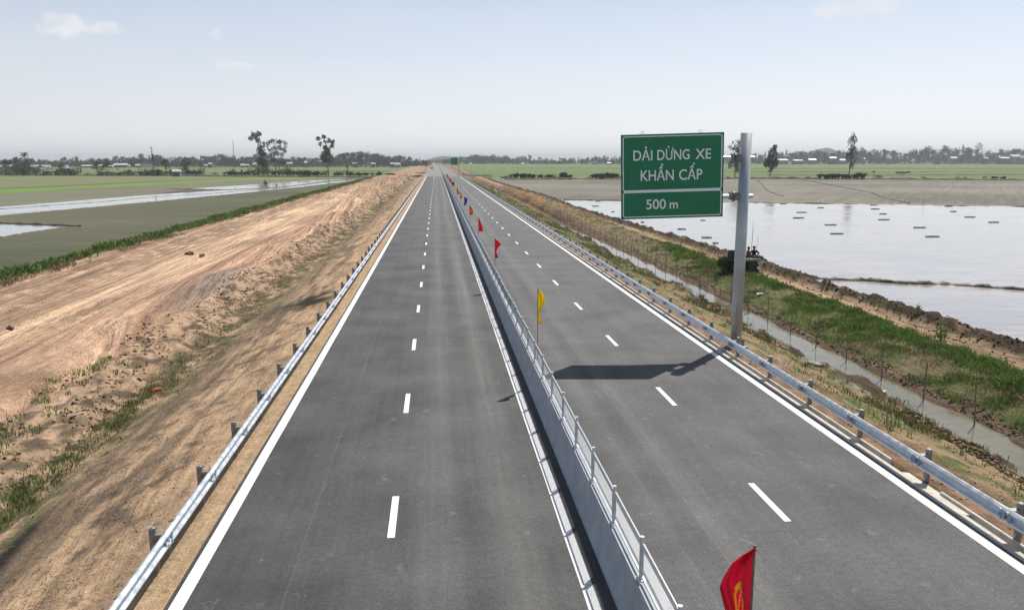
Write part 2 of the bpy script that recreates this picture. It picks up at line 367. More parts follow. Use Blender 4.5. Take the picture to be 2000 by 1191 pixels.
MAT = dict(
 soil=mat_ground(), asphalt=mat_asphalt(), paint=mat_paint(),
 galv=noisy('galvanised_steel', (.58,.62,.66), (.74,.78,.82), 5, 4, .34, .7, .5, r2=.46),
 post_steel=noisy('weathered_steel', (.22,.215,.20), (.33,.32,.30), 9, 4, .55, .5, .4),
 pole=noisy('zinc_pole', (.40,.43,.46), (.52,.55,.57), 2.5, 5, .5, .45, .4, stretch=(1,1,.4)),
 concrete=noisy('barrier_concrete', (.36,.39,.42), (.48,.51,.54), 2.2, 8, .9, 0, .2, bump=.2, lo=.3, hi=.7),
 pale_concrete=noisy('drain_concrete', (.50,.47,.40), (.66,.62,.55), 3, 7, .9, 0, .2, bump=.3),
 frame=noisy('frame_steel', (.58,.60,.62), (.72,.73,.75), 6, 3, .45, .4, .5),
 mesh=noisy('mesh_steel', (.26,.30,.34), (.36,.40,.44), 6, 3, .5, .5, .4),
 sign_green=noisy('sign_green', (.005,.175,.076), (.007,.20,.088), 1.2, 3, .45, 0, .4),
 sign_white=principled('sign_white', (.86,.90,.88), .5)[0],
 sign_back=principled('sign_back', (.42,.44,.45), .5, .5)[0],
 dark_rubber=principled('dark_rubber', (.02,.02,.022), .8)[0],
 black_paint=noisy('dark_body_paint', (.015,.02,.018), (.03,.04,.033), 3, 3, .5),
 lamp_white=principled('lamp_white', (.8,.8,.8), .25)[0],
 skin=principled('skin', (.16,.08,.05), .6)[0],
 cloth_black=noisy('dark_cloth', (.008,.008,.012), (.018,.018,.024), 9, 3, .9),
 cloth_red=noisy('maroon_cloth', (.20,.03,.03), (.28,.05,.045), 9, 3, .9),
 roof=noisy('tin_roof', (.42,.44,.46), (.66,.68,.70), .8, 4, .45, 0, .4),
 roof_red=noisy('red_roof', (.34,.17,.13), (.42,.22,.17), .8, 4, .7),
 roof_blue=noisy('blue_roof', (.12,.17,.26), (.18,.24,.33), .8, 4, .6),
 wall=noisy('house_wall', (.22,.22,.21), (.36,.35,.33), .6, 4, .8),
 wall_dark=noisy('dark_wall', (.10,.12,.13), (.18,.19,.19), .6, 4, .8),
 fence_post=noisy('old_fence_post', (.17,.165,.13), (.26,.25,.21), 5, 4, .9),
 bark=noisy('bark', (.10,.08,.06), (.20,.17,.13), 2, 5, .9),
 leaf=mat_attr('foliage', .7, .25, .18), blade=mat_attr('weeds', .7, .2, .2), clod=mat_attr('clods', .95, .1),
 bamboo=noisy('flag_pole', (.16,.12,.08), (.28,.22,.14), 6, 3, .6),
 mud=noisy('wet_mud', (.035,.028,.022), (.10,.075,.052), 1.4, 7, .55, 0, .4, bump=.8, bdist=.1),
 water=mat_water('flooded_paddy', (.33,.315,.31), (.44,.40,.385), .10, .18, (.5, 1, 1)),
 water_left=mat_water('field_water', (.30,.31,.30), (.36,.36,.34), .10, .05),
 ditch=mat_water('ditch_water', (.18,.16,.105), (.25,.225,.16), .03, .05),
)

# ------------------------------------------------------------------ ground relief
def warp(Y): return 2.4*sst(60, 170, Y)           # the right-hand bank swings in towards the road far ahead
PX = np.array([-5000,-900,-60,-34,-32.3,-31,-29.6,-28.2,-27,-14.6,-13.4,-12.2,-11.6,-10.7,-9.6,-5.75,-5.35,-4.62,-4.50, 10.80,10.9,11.26,11.30,12.2,12.95,13.4,16.6,17.2,18.4,18.95,19.5,21.0,22.7,23.1,24.45,24.85,25.3,26.6,27.6,28.5,60,900,5000.])
PZ = np.array([-1.75,-1.75,-1.75,-1.75,-1.45,-.75,-.62,-.72,-.80,-.78,-.85,-1.15,-1.42,-1.42,-1.2,-.24,-.10,-.035,-.20, -.45,-.45,-.45,-.03,-.10,-.22,-.42,-1.50,-1.95,-1.95,-1.62,-1.45,-1.05,-.86,-.93,-.95,-.42,-.45,-1.05,-1.50,-1.72,-1.75,-1.75,-1.75])
def flow(X, Y):
    w1 = sst(-18.8, -13.5, X); w2 = sst(-20.5, -24.5, X)
    return X-w1*5.6*np.exp(-np.clip(Y-20, -8, 1e4)/34)+w2*.042*np.clip(Y-45, -30, 90)+.5*np.sin(Y*.05+X*.1)
def relief(X, Y):
    xe = np.where(X > 17.8, X+warp(Y)*sst(17.8, 21, X), X)
    z = np.interp(xe, PX, PZ)
    n1 = fbm(X*.5, Y*.35, 3)-.5; n2 = fbm(X*2.1, Y*1.7, 5)-.5; n3 = fbm(X*6, Y*5, 8, 3)-.5
    # left works track
    tr = sst(-29.5, -27.5, X)*(1-sst(-14.5, -13.0, X))
    xc = flow(X, Y)
    ruts = -.15*np.abs(vn(xc*1.15, Y*.012, 21)*2-1)**.7*sst(.3, .55, fbm(xc*.35, Y*.02, 22))
    rip = (vn(xc*2.6, Y*.02, 31)-.5)*.17+(fbm(xc*2.2, Y*.3, 33)-.5)*.10
    dz = .05*np.sin(X*1.1+Y*3.0)*sst(.52, .66, fbm(X*.22, Y*.07, 35))
    z = z+tr*(n1*.16+ruts+rip+n2*.05+dz)
    # broken edge of the track down to the ditch
    ed = sst(-16.5, -14.2, X)*(1-sst(-12.2, -11.2, X))
    z = z+ed*((fbm(X*.9, Y*.4, 41)-.45)*.62+n2*.22+n3*.09)
    # heaps of spoil further up the works track
    hp = np.zeros_like(z)
    for hx, hy, hr, hh in ((-15.5,150,4,1.2),(-14.5,178,4,1.5),(-17,205,5,1.5),(-13.5,232,3.6,1.7),(-16,262,5,1.9),(-13,300,5,2.0),(-19,330,8,1.8),(-14,352,6,2.4),(-22,240,5,1.3),(-25,190,4,.9),(-14.2,120,3,.7),(-13.8,98,2.4,.6),(-14,76,2.4,.5),(-15,56,2.5,.45),(-14.8,40,2,.5)):
        hp = np.maximum(hp, hh*np.exp(-(((X-hx)/hr)**2+((Y-hy)/(hr*2.2))**2)*1.6))
    z = z+hp*(.6+.9*fbm(X*.9, Y*.45, 51))*(1-sst(-9.5, -8, X))
    # left slope
    sl = sst(-11, -9.8, X)*(1-sst(-6.2, -5.4, X))
    z = z+sl*(n1*.14+n2*.10+n3*.03)+sst(-5.7, -5.3, X)*(1-sst(-4.8, -4.6, X))*n3*.035
    # right verge and bank
    rv = sst(11.4, 12.1, X)*(1-sst(16.9, 17.6, X)); z = z+rv*(n1*.14+n2*.13+n3*.04)
    e2 = sst(15.6, 16.5, X)*(1-sst(17.0, 17.5, X)); z = z+e2*(fbm(X*1.2, Y*.7, 61)-.40)*1.1+sst(16.7, 17.0, X)*(1-sst(17.4, 17.8, X))*(fbm(X*.9, Y*.5, 63)-.35)*.45+sst(18.3, 18.7, X)*(1-sst(19.0, 19.4, X))*(fbm(X*1.1, Y*.7, 65)-.42)*.6
    bk = sst(18.9, 19.6, X)*(1-sst(27.2, 28.4, xe)); z = z+bk*(n1*.22+n2*.16+n3*.03)
    md = sst(24.5, 24.9, xe)*(1-sst(27.4, 28.2, xe)); z = z+md*((fbm(X*1.4, Y*.8, 71)-.5)*.9+n3*.12)
    om = np.exp(-(((X-20.3)/2.8)**2+((Y-175)/55)**2)); z = z+om*(.7+.9*fbm(X*.5, Y*.08, 81))
    # the plain rises very slightly towards the villages
    far = sst(430, 1500, Y)*1.55*np.where(np.abs(X) > 30, 1, 1)
    rd = sst(11.4, 18, np.abs(X-3.1)+3.1)
    z = z+far*rd
    return z
C = lambda r, g, b: np.array([r, g, b])
def mixc(a, b, t): return a*(1-t[..., None])+b*t[..., None]
def zones(X, Y, Z):
    xe = np.where(X > 17.8, X+warp(Y)*sst(17.8, 21, X), X)
    c = np.zeros(X.shape+(3,))+C(.135,.19,.06)
    nA = fbm(X*.22, Y*.12, 101); nB = fbm(X*1.3, Y*.7, 103); nC = fbm(X*.05, Y*.012, 107); nD = fbm(X*3.3, Y*2.1, 109)
    xc = flow(X, Y)
    nS = .6*vn(xc*2.3, Y*.018, 111)+.4*vn(xc*1.3, Y*.03, 112); nT = fbm(xc*.7, Y*.02, 113)
    # far plain: strips of young rice
    strip = fbm(X*.002, Y*.02, 115)
    c = mixc(c, C(.20,.215,.12), sst(.5, .65, strip)*.7)
    # left works track
    nR = .7*vn(xc*3.0, Y*.022, 117)+.3*vn(xc*1.9, Y*.1, 118)
    dirt = mixc(np.zeros_like(c)+C(.66,.45,.30), C(.46,.285,.19), sst(.40, .62, nS*.55+nT*.45)*.9)
    dirt = mixc(dirt, C(.25,.15,.095), sst(.62, .80, nR)*.65)
    dirt = mixc(dirt, C(.62,.45,.305), sst(.34, .16, nR)*.55)
    dirt = mixc(dirt, C(.29,.20,.135), sst(.55, .75, nA)*.5)
    dirt = mixc(dirt, C(.62,.46,.32), sst(-28.2, -29.2, X+1.4*(nD-.5))*sst(.35,.55,nB)*.8)
    dirt = mixc(dirt, C(.24,.165,.11), sst(-21.0, -24.5, X+3*(nB-.5))*.75*sst(.25, .5, nB))
    dirt = mixc(dirt, C(.60,.43,.28), np.exp(-((xc+20.2+2*(nA-.5))/1.3)**2)*.7)
    dirt = mixc(dirt, C(.58,.41,.27), np.exp(-((xc+25.2+.6*(nA-.5))/.25)**2)*.7)
    dirt = mixc(dirt, C(.30,.20,.13), sst(130, 230, Y)*.6)
    dirt = mixc(dirt, C(.30,.15,.09), sst(230, 300, Y)*.6*sst(.4, .6, nB))
    dirt = mixc(dirt, C(.24,.20,.17), np.exp(-(((X+14.6)/1.5)**2+((Y-53)/7.5)**2))*.9)
    m = sst(-30.6, -29.4, X+1.2*(nB-.5))*(1-sst(-12.9, -11.9, X+.8*(nD-.5)))
    c = mixc(c, dirt, m*(Y < 3000))
    hedge = sst(-33, -32, X)*(1-sst(-30.4, -29.6, X+1.6*(nB-.5)))
    c = mixc(c, C(.045,.075,.022), hedge)
    # broken edge and ditch
    e = sst(-14.2, -13.2, X+1.0*(nB-.5))*(1-sst(-10.4, -9.8, X+.7*(nD-.5)))
    c = mixc(c, mixc(np.zeros_like(c)+C(.42,.29,.19), C(.13,.095,.065), sst(.46, .66, nD)), e)
    c = mixc(c, C(.085,.08,.038), sst(-12.2, -11.6, X)*(1-sst(-10.5, -9.9, X))*sst(.40, .55, nB)*.8)
    # sandy slope under the left guardrail
    s = sst(-10.3, -9.7, X+.6*(nD-.5))*(1-sst(-4.6, -4.55, X))
    sand = mixc(np.zeros_like(c)+C(.50,.345,.215), C(.33,.225,.145), sst(.42, .6, nB*.55+nA*.45)*.7)
    sand = mixc(sand, C(.15,.11,.075), sst(.55, .66, nD*.6+nB*.4)*sst(-5.6, -7, X)*.9)
    sand = mixc(sand, C(.20,.14,.10), sst(-7.8, -9.9, X+1.2*(fbm(X*3, Y*.2, 131)-.5))*.75)
    sand = mixc(sand, C(.13,.10,.07), sst(.5, .62, fbm(X*2.6, Y*.22, 133))*sst(-6.4, -8.0, X)*.7)
    sand = mixc(sand, C(.45,.315,.19), sst(-5.7, -5.2, X))
    burn = np.exp(-(((X+7.3)/1.7)**2+((Y-46.5)/3.0)**2)**2)
    sand = mixc(sand, C(.022,.02,.018), burn*sst(.3, .45, nB)*.95)
    wet = np.exp(-(((X+9.7+.02*(Y-17))/.35)**2+((Y-17)/3.0)**2)**2)
    sand = mixc(sand, C(.03,.027,.022), wet)
    c = mixc(c, sand, s)
    # right verge
    v = sst(11.2, 11.3, X)*(1-sst(17.0, 17.5, X))
    soil = mixc(np.zeros_like(c)+C(.31,.185,.115), C(.19,.125,.08), sst(.4, .6, nD))
    soil2 = mixc(np.zeros_like(c)+C(.30,.21,.125), C(.12,.13,.045), sst(.42, .6, nB)*sst(-1, 1, .3*(nA-.4)+1))
    soil = mixc(soil, soil2, sst(12.2, 13.2, X+.5*(nB-.5)))
    soil = mixc(soil, C(.11,.13,.045), sst(40, 75, Y)*sst(12.8, 13.6, X)*.8)
    soil = mixc(soil, C(.095,.065,.045), sst(15.9, 16.7, X+1.1*(nB-.5)))
    soil = mixc(soil, C(.30,.27,.22), sst(.62, .7, nB)*sst(13.2, 15, X)*.8)
    c = mixc(c, soil, v)
    # far bank of the ditch
    b = sst(17.2, 17.8, X)*(1-sst(22.8, 23.3, xe+.5*(nB-.5)))
    bank = mixc(np.zeros_like(c)+C(.13,.145,.05), C(.19,.15,.09), sst(.40, .58, nB))
    bank = mixc(bank, C(.235,.19,.125), sst(62, 80, Y+8*(nA-.5)-1.5*(X-19))*(.55+.45*nD))
    bank = mixc(bank, C(.17,.12,.08), 1-sst(19.0, 19.7, X+.5*(nD-.5)))
    bank = mixc(bank, C(.42,.23,.10), np.exp(-(((X-20.5)/3)**2+((Y-175)/50)**2))*sst(.3, .5, nA))
    bank = mixc(bank, C(.33,.19,.12), sst(200, 240, Y)*sst(.35,.5,nA))
    c = mixc(c, bank, b)
    # farm path with its cut mud edge
    p = sst(22.8, 23.3, xe+.5*(nB-.5))*(1-sst(24.5, 24.8, xe+.3*(nD-.5)))
    c = mixc(c, mixc(np.zeros_like(c)+C(.43,.30,.195), C(.30,.20,.125), sst(.4, .65, fbm(xe*3, Y*.1, 121))), p)
    q = sst(24.5, 24.8, xe+.3*(nD-.5))*(1-sst(29, 31, xe))
    c = mixc(c, mixc(np.zeros_like(c)+C(.065,.045,.030), C(.26,.18,.12), sst(.54, .70, nD*.5+nB*.5)*.8), q*(Y < 420))
    c = mixc(c, C(.33,.24,.16), ((Y > 375) & (xe > -31) & (xe < 28))*sst(.35,.55,nB)*(Y < 1300)*.6)
    return np.clip(c, .01, .9)
def axis(spec):
    out = []
    for a, b, st in spec: out += list(np.arange(a, b, st))
    return out
xs = np.array(sorted(set(round(float(v), 4) for v in
     [-5000,-3600,-2600,-1900,-1400,-1000,-760,-600,-480,-390,-320,-260,-210,-170,-140,-115,-95,-78,-64,-54,-46,-40,-36]
     + axis([(-34,-28,.33),(-28,-16.5,.17),(-16.5,-10,.125),(-10,-5.8,.16)]) + [-5.75,-5.5,-5.35,-5.1,-4.9,-4.75,-4.62,-4.50]
     + [-4.4,0,5,10.7,10.80,10.9,11.2,11.26,11.30,11.4] + axis([(11.5,19.6,.14),(19.6,29,.16),(29,34,.5)])
     + [36,40,46,54,64,78,95,115,140,170,210,260,320,390,480,600,760,1000,1400,1900,2600,3600,5000])))
ys = [-40,-20,-8,0,4,7]; y = 8.5
while y < 9000:
    ys.append(y); y += min(max(.13, y*.0068), 400)
ys = np.array(ys)
XX, YY = np.meshgrid(xs, ys)
ZZ = relief(XX, YY)
CC = zones(XX, YY, ZZ)
nx, ny = len(xs), len(ys)
idx = np.arange(nx*ny).reshape(ny, nx)
F = np.stack([idx[:-1,:-1], idx[:-1,1:], idx[1:,1:], idx[1:,:-1]], -1).reshape(-1, 4)
me = np_mesh('ground', np.stack([XX, YY, ZZ], -1).reshape(-1, 3), F, MAT['soil'], CC.reshape(-1, 3), smooth=True)
fl_ = me.attributes.new('flow', 'FLOAT_VECTOR', 'POINT')
mk_ = sst(-29.6, -28.0, XX)*(1-sst(-14.6, -13.0, XX))+.22*sst(-10.5, -9.6, XX)*(1-sst(-6.6, -5.7, XX))+.8*sst(23.0, 23.4, XX+warp(YY))*(1-sst(24.4, 24.8, XX+warp(YY)))
fl_.data.foreach_set('vector', np.stack([flow(XX, YY), YY, mk_*(YY < 420)], -1).astype(np.float32).ravel())
tag(link('ground', me), kind='structure')
def gz(x, y): return float(relief(np.array([float(x)]), np.array([float(y)]))[0])

# ------------------------------------------------------------------ roads
END = 372.0
def strip_sheet(name, x0, x1, y0, y1, z, mat, step=6):
    mb = MB(); n = max(1, int((y1-y0)/step))
    vs = []; fs = []
    for i in range(n+1):
        yy = y0+(y1-y0)*i/n; vs += [(x0, yy, z), (x1, yy, z)]
    for i in range(n): fs.append((2*i, 2*i+1, 2*i+3, 2*i+2))
    mb.add(vs, fs)
    return mb, name, mat
def slab(name, prof, y0, y1, mat):
    mb = MB(); mb.prism(prof, y0, y1)
    return tag(mb.build(name, mat), kind='structure')
slab('road', [(-4.72,-.22),(10.86,-.22),(10.82,0),(-4.68,0)], -12, END, MAT['asphalt'])
gravel = noisy('road_gravel', (.19,.19,.20), (.30,.30,.31), .35, 8, .95, 0, .2, bump=.4, bdist=.1)
slab('gravel_road', [(-5.0,-.4),(3.0,-.4),(2.9,-.05),(-4.9,-.05)], END+.02, 1200, gravel)
dusty = noisy('dusty_asphalt', (.20,.19,.185), (.28,.27,.255), .3, 8, .95, 0, .2)
slab('road', [(3.4,-.4),(10.9,-.4),(10.8,-.02),(3.45,-.02)], END+.02, 1200, dusty)
mb = MB(); Z1 = .004
def strip(x0, x1, y0, y1, jit=0):
    n = max(1, int((y1-y0)/2.5)) if y1-y0 > 5 else 1
    vs = []; fs = []
    for i in range(n+1):
        yy = y0+(y1-y0)*i/n; a = random.uniform(-jit, jit)
        vs += [(x0+a, yy, Z1), (x1+a+random.uniform(-jit, jit)*.6, yy, Z1)]
    for i in range(n): fs.append((2*i, 2*i+1, 2*i+3, 2*i+2))
    mb.add(vs, fs)
strip(-4.60, -4.36, -10, 371, .006)
strip(2.42, 2.63, -10, 371, .005)
strip(3.66, 3.84, -10, 371, .005)
strip(10.50, 10.73, -10, 366, .006)
for k in range(-1, 46):
    strip(-1.10, -.95, 14.95+8*k, 16.95+8*k)
    if k < 26: strip(7.10, 7.25, 14.92+8*k, 16.92+8*k)
strip(-1.09, -.96, 322, 369)
tag(mb.build('lane_markings', MAT['paint']), kind='structure')

# roadside drain on the right: gutter slab, slot and kerb
mb = MB()
y = 4.0
while y < 368:
    L_ = 2.0 if y < 200 else 8.0
    for a, b in ((y+.006, y+L_-.006),):
        if not (14.9 < y < 17.3):
            mb.prism([(11.225,-.50),(11.29,-.50),(11.29,.02),(11.28,.03),(11.235,.03),(11.225,.02)], a, b)
        mb.prism([(10.865,-.50),(11.075,-.50),(11.075,-.012),(10.865,-.012)], a, b)
    y += L_
tag(mb.build('drain_kerb', MAT['pale_concrete']), kind='structure')
mb = MB()
ap = [(11.08,14.9),(11.08,17.3),(11.62,17.25),(11.95,16.9),(12.38,15.75),(12.25,15.35),(11.55,15.0)]
n = len(ap)
mb.add([(x, y, -.02-.16*max(0, x-11.2)) for x, y in ap]+[(x, y, -.42) for x, y in ap],
       [tuple(range(n))]+[(i, (i+1) % n, n+(i+1) % n, n+i) for i in range(n)])
mb.prism([(12.3,-.35),(12.38,-.35),(12.38,-.10),(12.3,-.10)], 15.3, 15.8)
tag(mb.build('drain_apron', MAT['pale_concrete']), kind='structure')
mb = MB()
y = 20
while y < 130:
    if random.random() < .75:
        mb.prism([(12.95,-.6),(13.04,-.6),(13.04,-.25+random.uniform(-.03,.03)),(12.95,-.25)], y, y+1.96)
    y += 2
tag(mb.build('verge_kerb', MAT['fence_post']), kind='structure')

# ------------------------------------------------------------------ water and fields
ZL, ZR = -1.60, -1.47
def sheet(name, pts, mat, z, kind='structure', ragged=0):
    P = []
    n = len(pts)
    for i in range(n):
        a = Vector(pts[i]); b = Vector(pts[(i+1) % n]); d = (b-a).length
        k = max(1, min(60, int(d/3))) if ragged else 1
        for j in range(k):
            p = a.lerp(b, j/k)
            if ragged and j: p += Vector((random.uniform(-1, 1), random.uniform(-1, 1)))*ragged
            P.append(p)
    bm = bmesh.new(); vs = [bm.verts.new((p.x, p.y, z)) for p in P]
    f = bm.faces.new(vs); bmesh.ops.triangulate(bm, faces=[f])
    me = bpy.data.meshes.new(name); bm.to_mesh(me); bm.free(); me.materials.append(mat)
    for p in me.polygons:
        pass
    o = link(name, me); return tag(o, kind=kind)
def pixpoly(pp, z): return [gp(px, py, z) for px, py in pp]
stubble = mat_field('stubble', (.070,.076,.042), (.135,.128,.078), (.05, 1.2, 1), 1.1, .30)
pale_field = mat_field('pale_stubble', (.15,.175,.07), (.20,.20,.10), (.12, 1, 1), .3, .25)
grey_field = mat_field('grey_mud_field', (.15,.14,.10), (.19,.19,.12), (.15, 1, 1), .3, .25)
rice = mat_field('young_rice', (.13,.22,.035), (.16,.24,.05), (.3, 1, 1), .2, .2)
plough = mat_field('ploughed_field', (.13,.125,.095), (.24,.22,.18), (.035, 1, 1), .8, -.95)
rice_far = mat_field('rice_plain', (.13,.21,.06), (.17,.23,.09), (.10, 1, 1), .12, .0)
A = lambda l: pixpoly(l, ZL)
sheet('paddy_field', [(-32.5,8),(-32.5,385),(-45,430)]+A([(480,347),(0,343.5),(-900,341)])+[(-420,60),(-120,8)], stubble, ZL)
sheet('paddy_field', A([(-700,341.5),(0,343),(480,346),(690,346.5),(660,349),(500,347.5),(250,356),(0,368),(-700,392)]), pale_field, ZL+.006)
sheet('paddy_field', A([(-700,398),(0,379),(180,368.5),(500,352),(600,349.5),(640,350.5),(500,360.5),(368,369),(302,379.5),(0,404),(-700,455)]), grey_field, ZL+.006)
sheet('rice_strip', A([(-700,392),(0,370),(176,362),(330,354.5),(500,347.5),(660,347),(600,349.3),(500,351.8),(176,368.3),(0,379),(-700,398)]), rice, ZL+.012)
sheet('field_water', A([(-700,455),(0,404.5),(302,380),(440,371.8),(500,369.6),(560,366),(650,354.6),(710,349.6),(685,354),(600,364),(551,370.5),(500,375),(252,398.5),(0,421.5),(-700,495)]), MAT['water_left'], ZL+.03, ragged=.3)
sheet('field_water', A([(368,369),(500,360.5),(600,352.8),(700,348.6),(640,353.9),(560,364.5),(500,368.3),(430,370.8)]), MAT['water_left'], ZL+.03, ragged=.2)
sheet('field_water', A([(-500,431),(0,437.5),(60,439.5),(142,442.5),(125,444.5),(60,454),(0,464),(-500,560)]), MAT['water_left'], ZL+.03, ragged=.15)
B = lambda l: pixpoly(l, ZR)
wl = [(26.9-warp(yy)+.5*math.sin(yy*.31), yy) for yy in np.arange(12, 182, 4)]
wfar = B([(1100,390.5),(1500,396),(2000,403.5),(2700,414)])
sheet('paddy_water', [(27.5,-5)]+wl+wfar+[(160,60),(110,-5)], MAT['water'], ZR)
sheet('ploughed_field', [(24.2,181),(24.2,380)]+B([(985,351.5),(1500,350.5),(2000,352.5),(2900,357)])+[(330,110),(190,70)]+wfar[::-1], plough, ZR-.006)
sheet('rice_field', [(40,386)]+B([(985,350.2),(1500,349),(2000,351),(3000,355)])+[(2600,1400),(1400,1900),(40,1700)], rice_far, -.9) if False else None
ditch_pts = [(16.2,6),(19.2,6),(19.1,120),(18.9,250),(17.6,250),(17.1,120)]
sheet('ditch_water', ditch_pts, MAT['ditch'], -1.68)

def ridge(name, pts, w, h, z, mat, seed=0, step=.8, smin=0):
    """low bund of mud along a line on the field"""
    P = [Vector(p) for p in pts]; V = []; F = []; rnd = random.Random(seed)
    samples = []
    for a, b in zip(P[:-1], P[1:]):
        n = max(1, int((b-a).length/step))
        samples += [(a.lerp(b, i/n), (b-a).normalized()) for i in range(n)]
    samples.append((P[-1], (P[-1]-P[-2]).normalized()))
    for p, t in samples:
        nrm = Vector((-t.y, t.x)); ww = w*rnd.uniform(.6, 1.4); hh = h*rnd.uniform(.5, 1.4); o = rnd.uniform(-.15, .15)*w
        b = len(V)
        for k, zz in ((-1, -.05), (-.45, hh*.8), (.1, hh), (.55, hh*.7), (1, -.05)):
            q = p+nrm*(k*ww/2+o); V.append((q.x, q.y, z+zz))
        if b: F += [(b-5+i, b-4+i, b+1+i, b+i) for i in range(4)]
    me = np_mesh(name, V, F, mat); return tag(link(name, me), kind='structure')
ridge('mud_dike', B([(1570,542),(1620,546.5),(1700,549),(1760,554),(1850,556),(1930,561.5),(2080,572),(2300,590)]), .55, .22, ZR, MAT['mud'], 1, .3)
ridge('mud_dike', wfar, .5, .16, ZR, MAT['mud'], 2)
ridge('mud_dike', B([(1560,350),(1620,361),(1700,376),(1735,388),(1775,397.5)]), .8, .2, ZR, MAT['mud'], 3)
ridge('mud_dike', B([(1480,352),(1500,374),(1530,384)]), .5, .15, ZR, MAT['mud'], 4)
bund = noisy('bund_earth', (.055,.05,.032), (.12,.10,.06), .5, 6, .95, bump=.5, bdist=.2)
ridge('field_bund', B([(985,350.5),(1250,350.5),(1500,349.5),(1800,351),(2000,353),(2900,357)]), 4.0, .75, ZR, bund, 5, 1.6)
ridge('field_bund', A([(-900,341),(0,342.8),(300,343.2),(480,345.2),(560,345.5),(700,346.8),(760,346)]), 4.0, .8, ZL, bund, 6, 1.6)
ridge('mud_dike', A([(-500,431),(0,437.2),(60,439),(120,441.7),(156,442.5)]), .6, .22, ZL, MAT['mud'], 7)
ridge('mud_dike', A([(0,464.3),(60,454.4),(125,444.7)]), .35, .12, ZL, MAT['mud'], 8)
ridge('mud_dike', A([(-500,466),(0,409),(100,401.5),(200,394.5),(302,385),(420,378),(500,370.5),(560,366)]), .35, .09, ZL+.02, MAT['mud'], 9)
ridge('mud_dike', A([(-500,480),(0,422),(252,399),(500,375.3),(600,364.5)]), .4, .12, ZL, MAT['mud'], 10)
ridge('mud_dike', A([(325,368.8),(368,369.5),(430,371),(500,368.7)]), .5, .14, ZL, MAT['mud'], 11)
for q, pl in enumerate([[(1300,334),(1700,336),(2000,334)],[(1000,330),(1300,331),(1700,330.5),(2100,331)],[(560,334),(760,334)],[(1500,341),(1700,341.5),(2000,340)]]):
    pts = pixpoly(pl, -1.1); ridge('field_bund', pts, 3.0, .35, -1.35+.9*(q in (1,)), bund, 20+q, 6)

# ------------------------------------------------------------------ far hills
def hill(px, top, wpx, Y, seed):
    x0 = gp(px, 320, 0)[0]/gp(px, 320, 0)[1]*Y; h = CAM_H+(313-top)/FPX*Y; w = wpx/FPX*Y
    V = []; F = []; nn = 28; mm = 8
    for i in range(nn+1):
        u = i/nn*2-1
        for j in range(mm+1):
            v = j/mm*2-1
            e = max(0, 1-u*u)*max(0, 1-v*v)
            V.append((x0+u*w/2, Y+v*w*.3, -2+(h+2)*e**.8*(.75+.35*math.sin(u*5+seed)*.5+.25*float(fbm(np.array([u*3.]), np.array([v*3.]), seed)[0]))))
    for i in range(nn):
        for j in range(mm): a = i*(mm+1)+j; F.append((a, a+mm+1, a+mm+2, a+1))
    return V, F
hm = MB()
for a in ((1605,290,150,2900,1),(1560,297,120,3100,2),(1660,297,130,3000,3),(900,304,160,3300,4)):
    hm.add(*hill(*a))
tag(hm.build('hills', noisy('hill_forest', (.05,.08,.045), (.08,.10,.06), .02, 5), smooth=True), kind='structure')

ORD = 'first second third fourth fifth sixth seventh eighth ninth tenth eleventh twelfth thirteenth fourteenth fifteenth sixteenth seventeenth eighteenth nineteenth twentieth twenty-first twenty-second twenty-third twenty-fourth twenty-fifth twenty-sixth twenty-seventh twenty-eighth twenty-ninth thirtieth thirty-first thirty-second thirty-third thirty-fourth thirty-fifth thirty-sixth thirty-seventh thirty-eighth thirty-ninth fortieth forty-first forty-second forty-third forty-fourth forty-fifth forty-sixth forty-seventh forty-eighth forty-ninth fiftieth'.split()
# ------------------------------------------------------------------ guardrails
def w_profile(x0, sgn):
    pr = [(.00,.70),(.025,.705),(.075,.665),(.08,.635),(.02,.575),(.005,.55),(.02,.525),(.08,.465),(.075,.435),(.025,.395),(0,.40)]
    back = [(a-.012, z) for a, z in pr[::-1]]
    return [(x0+sgn*a, z-.02) for a, z in pr+back]
def guardrail(label, sgn, x0, xp, y0, zb, n):
    root = tag(empty('guardrail', (x0, y0, zb)), label, 'guardrail')
    g = MB(); pr = w_profile(0, sgn)
    if sgn < 0: pr = pr[::-1]
    g.prism(pr, -.16, 3.0)
    lap = [(x+sgn*.005, z) for x, z in pr]
    g.prism(lap, -.16, .16)
    for z in (.63, .60, .47, .44):
        for yy in (-.1, .1): g.box((sgn*.085, yy, z), (.03, .035, .035))
    beam = g.build('rail_beam', MAT['galv'], root)
    p = MB(); dx = xp-x0
    p.tube([(dx, 0, -.7), (dx, 0, .78)], .07, 14, False)
    p.tube([(dx, 0, .78), (dx, 0, .775)], [.07, .055], 14, False)
    p.tube([(dx, 0, .775), (dx, 0, .60)], .055, 14, True)
    post = p.build('post', MAT['post_steel'], root, True)
    b = MB(); m = (dx*.55)
    b.box((dx*.45-sgn*.004, 0, .53), (abs(dx)-.07, .14, .26))
    b.box((dx*.45, 0, .53), (abs(dx)-.09, .18, .02))
    blk = b.build('spacer_block', MAT['post_steel'], post)
    for k in range(1, min(n, 100)):
        c = beam.copy(); COL.objects.link(c); c.parent = root; c.location = (0, 3*k, 0)
        c = post.copy(); COL.objects.link(c); c.parent = root; c.location = (0, 3*k, 0); c.rotation_euler = (random.uniform(-.012,.012), random.uniform(-.012,.012), 0)
        d = blk.copy(); COL.objects.link(d); d.parent = c
    if n > 100:
        r = MB()
        r.prism(pr, 300, 3*n)
        tag(r.build('rail_beam', MAT['galv'], root), kind='stuff')
        r = MB()
        for k in range(100, n): r.tube([(dx, 3*k, -.7), (dx, 3*k, .78)], .07, 6)
        tag(r.build('post', MAT['post_steel'], root), kind='stuff')
    return root
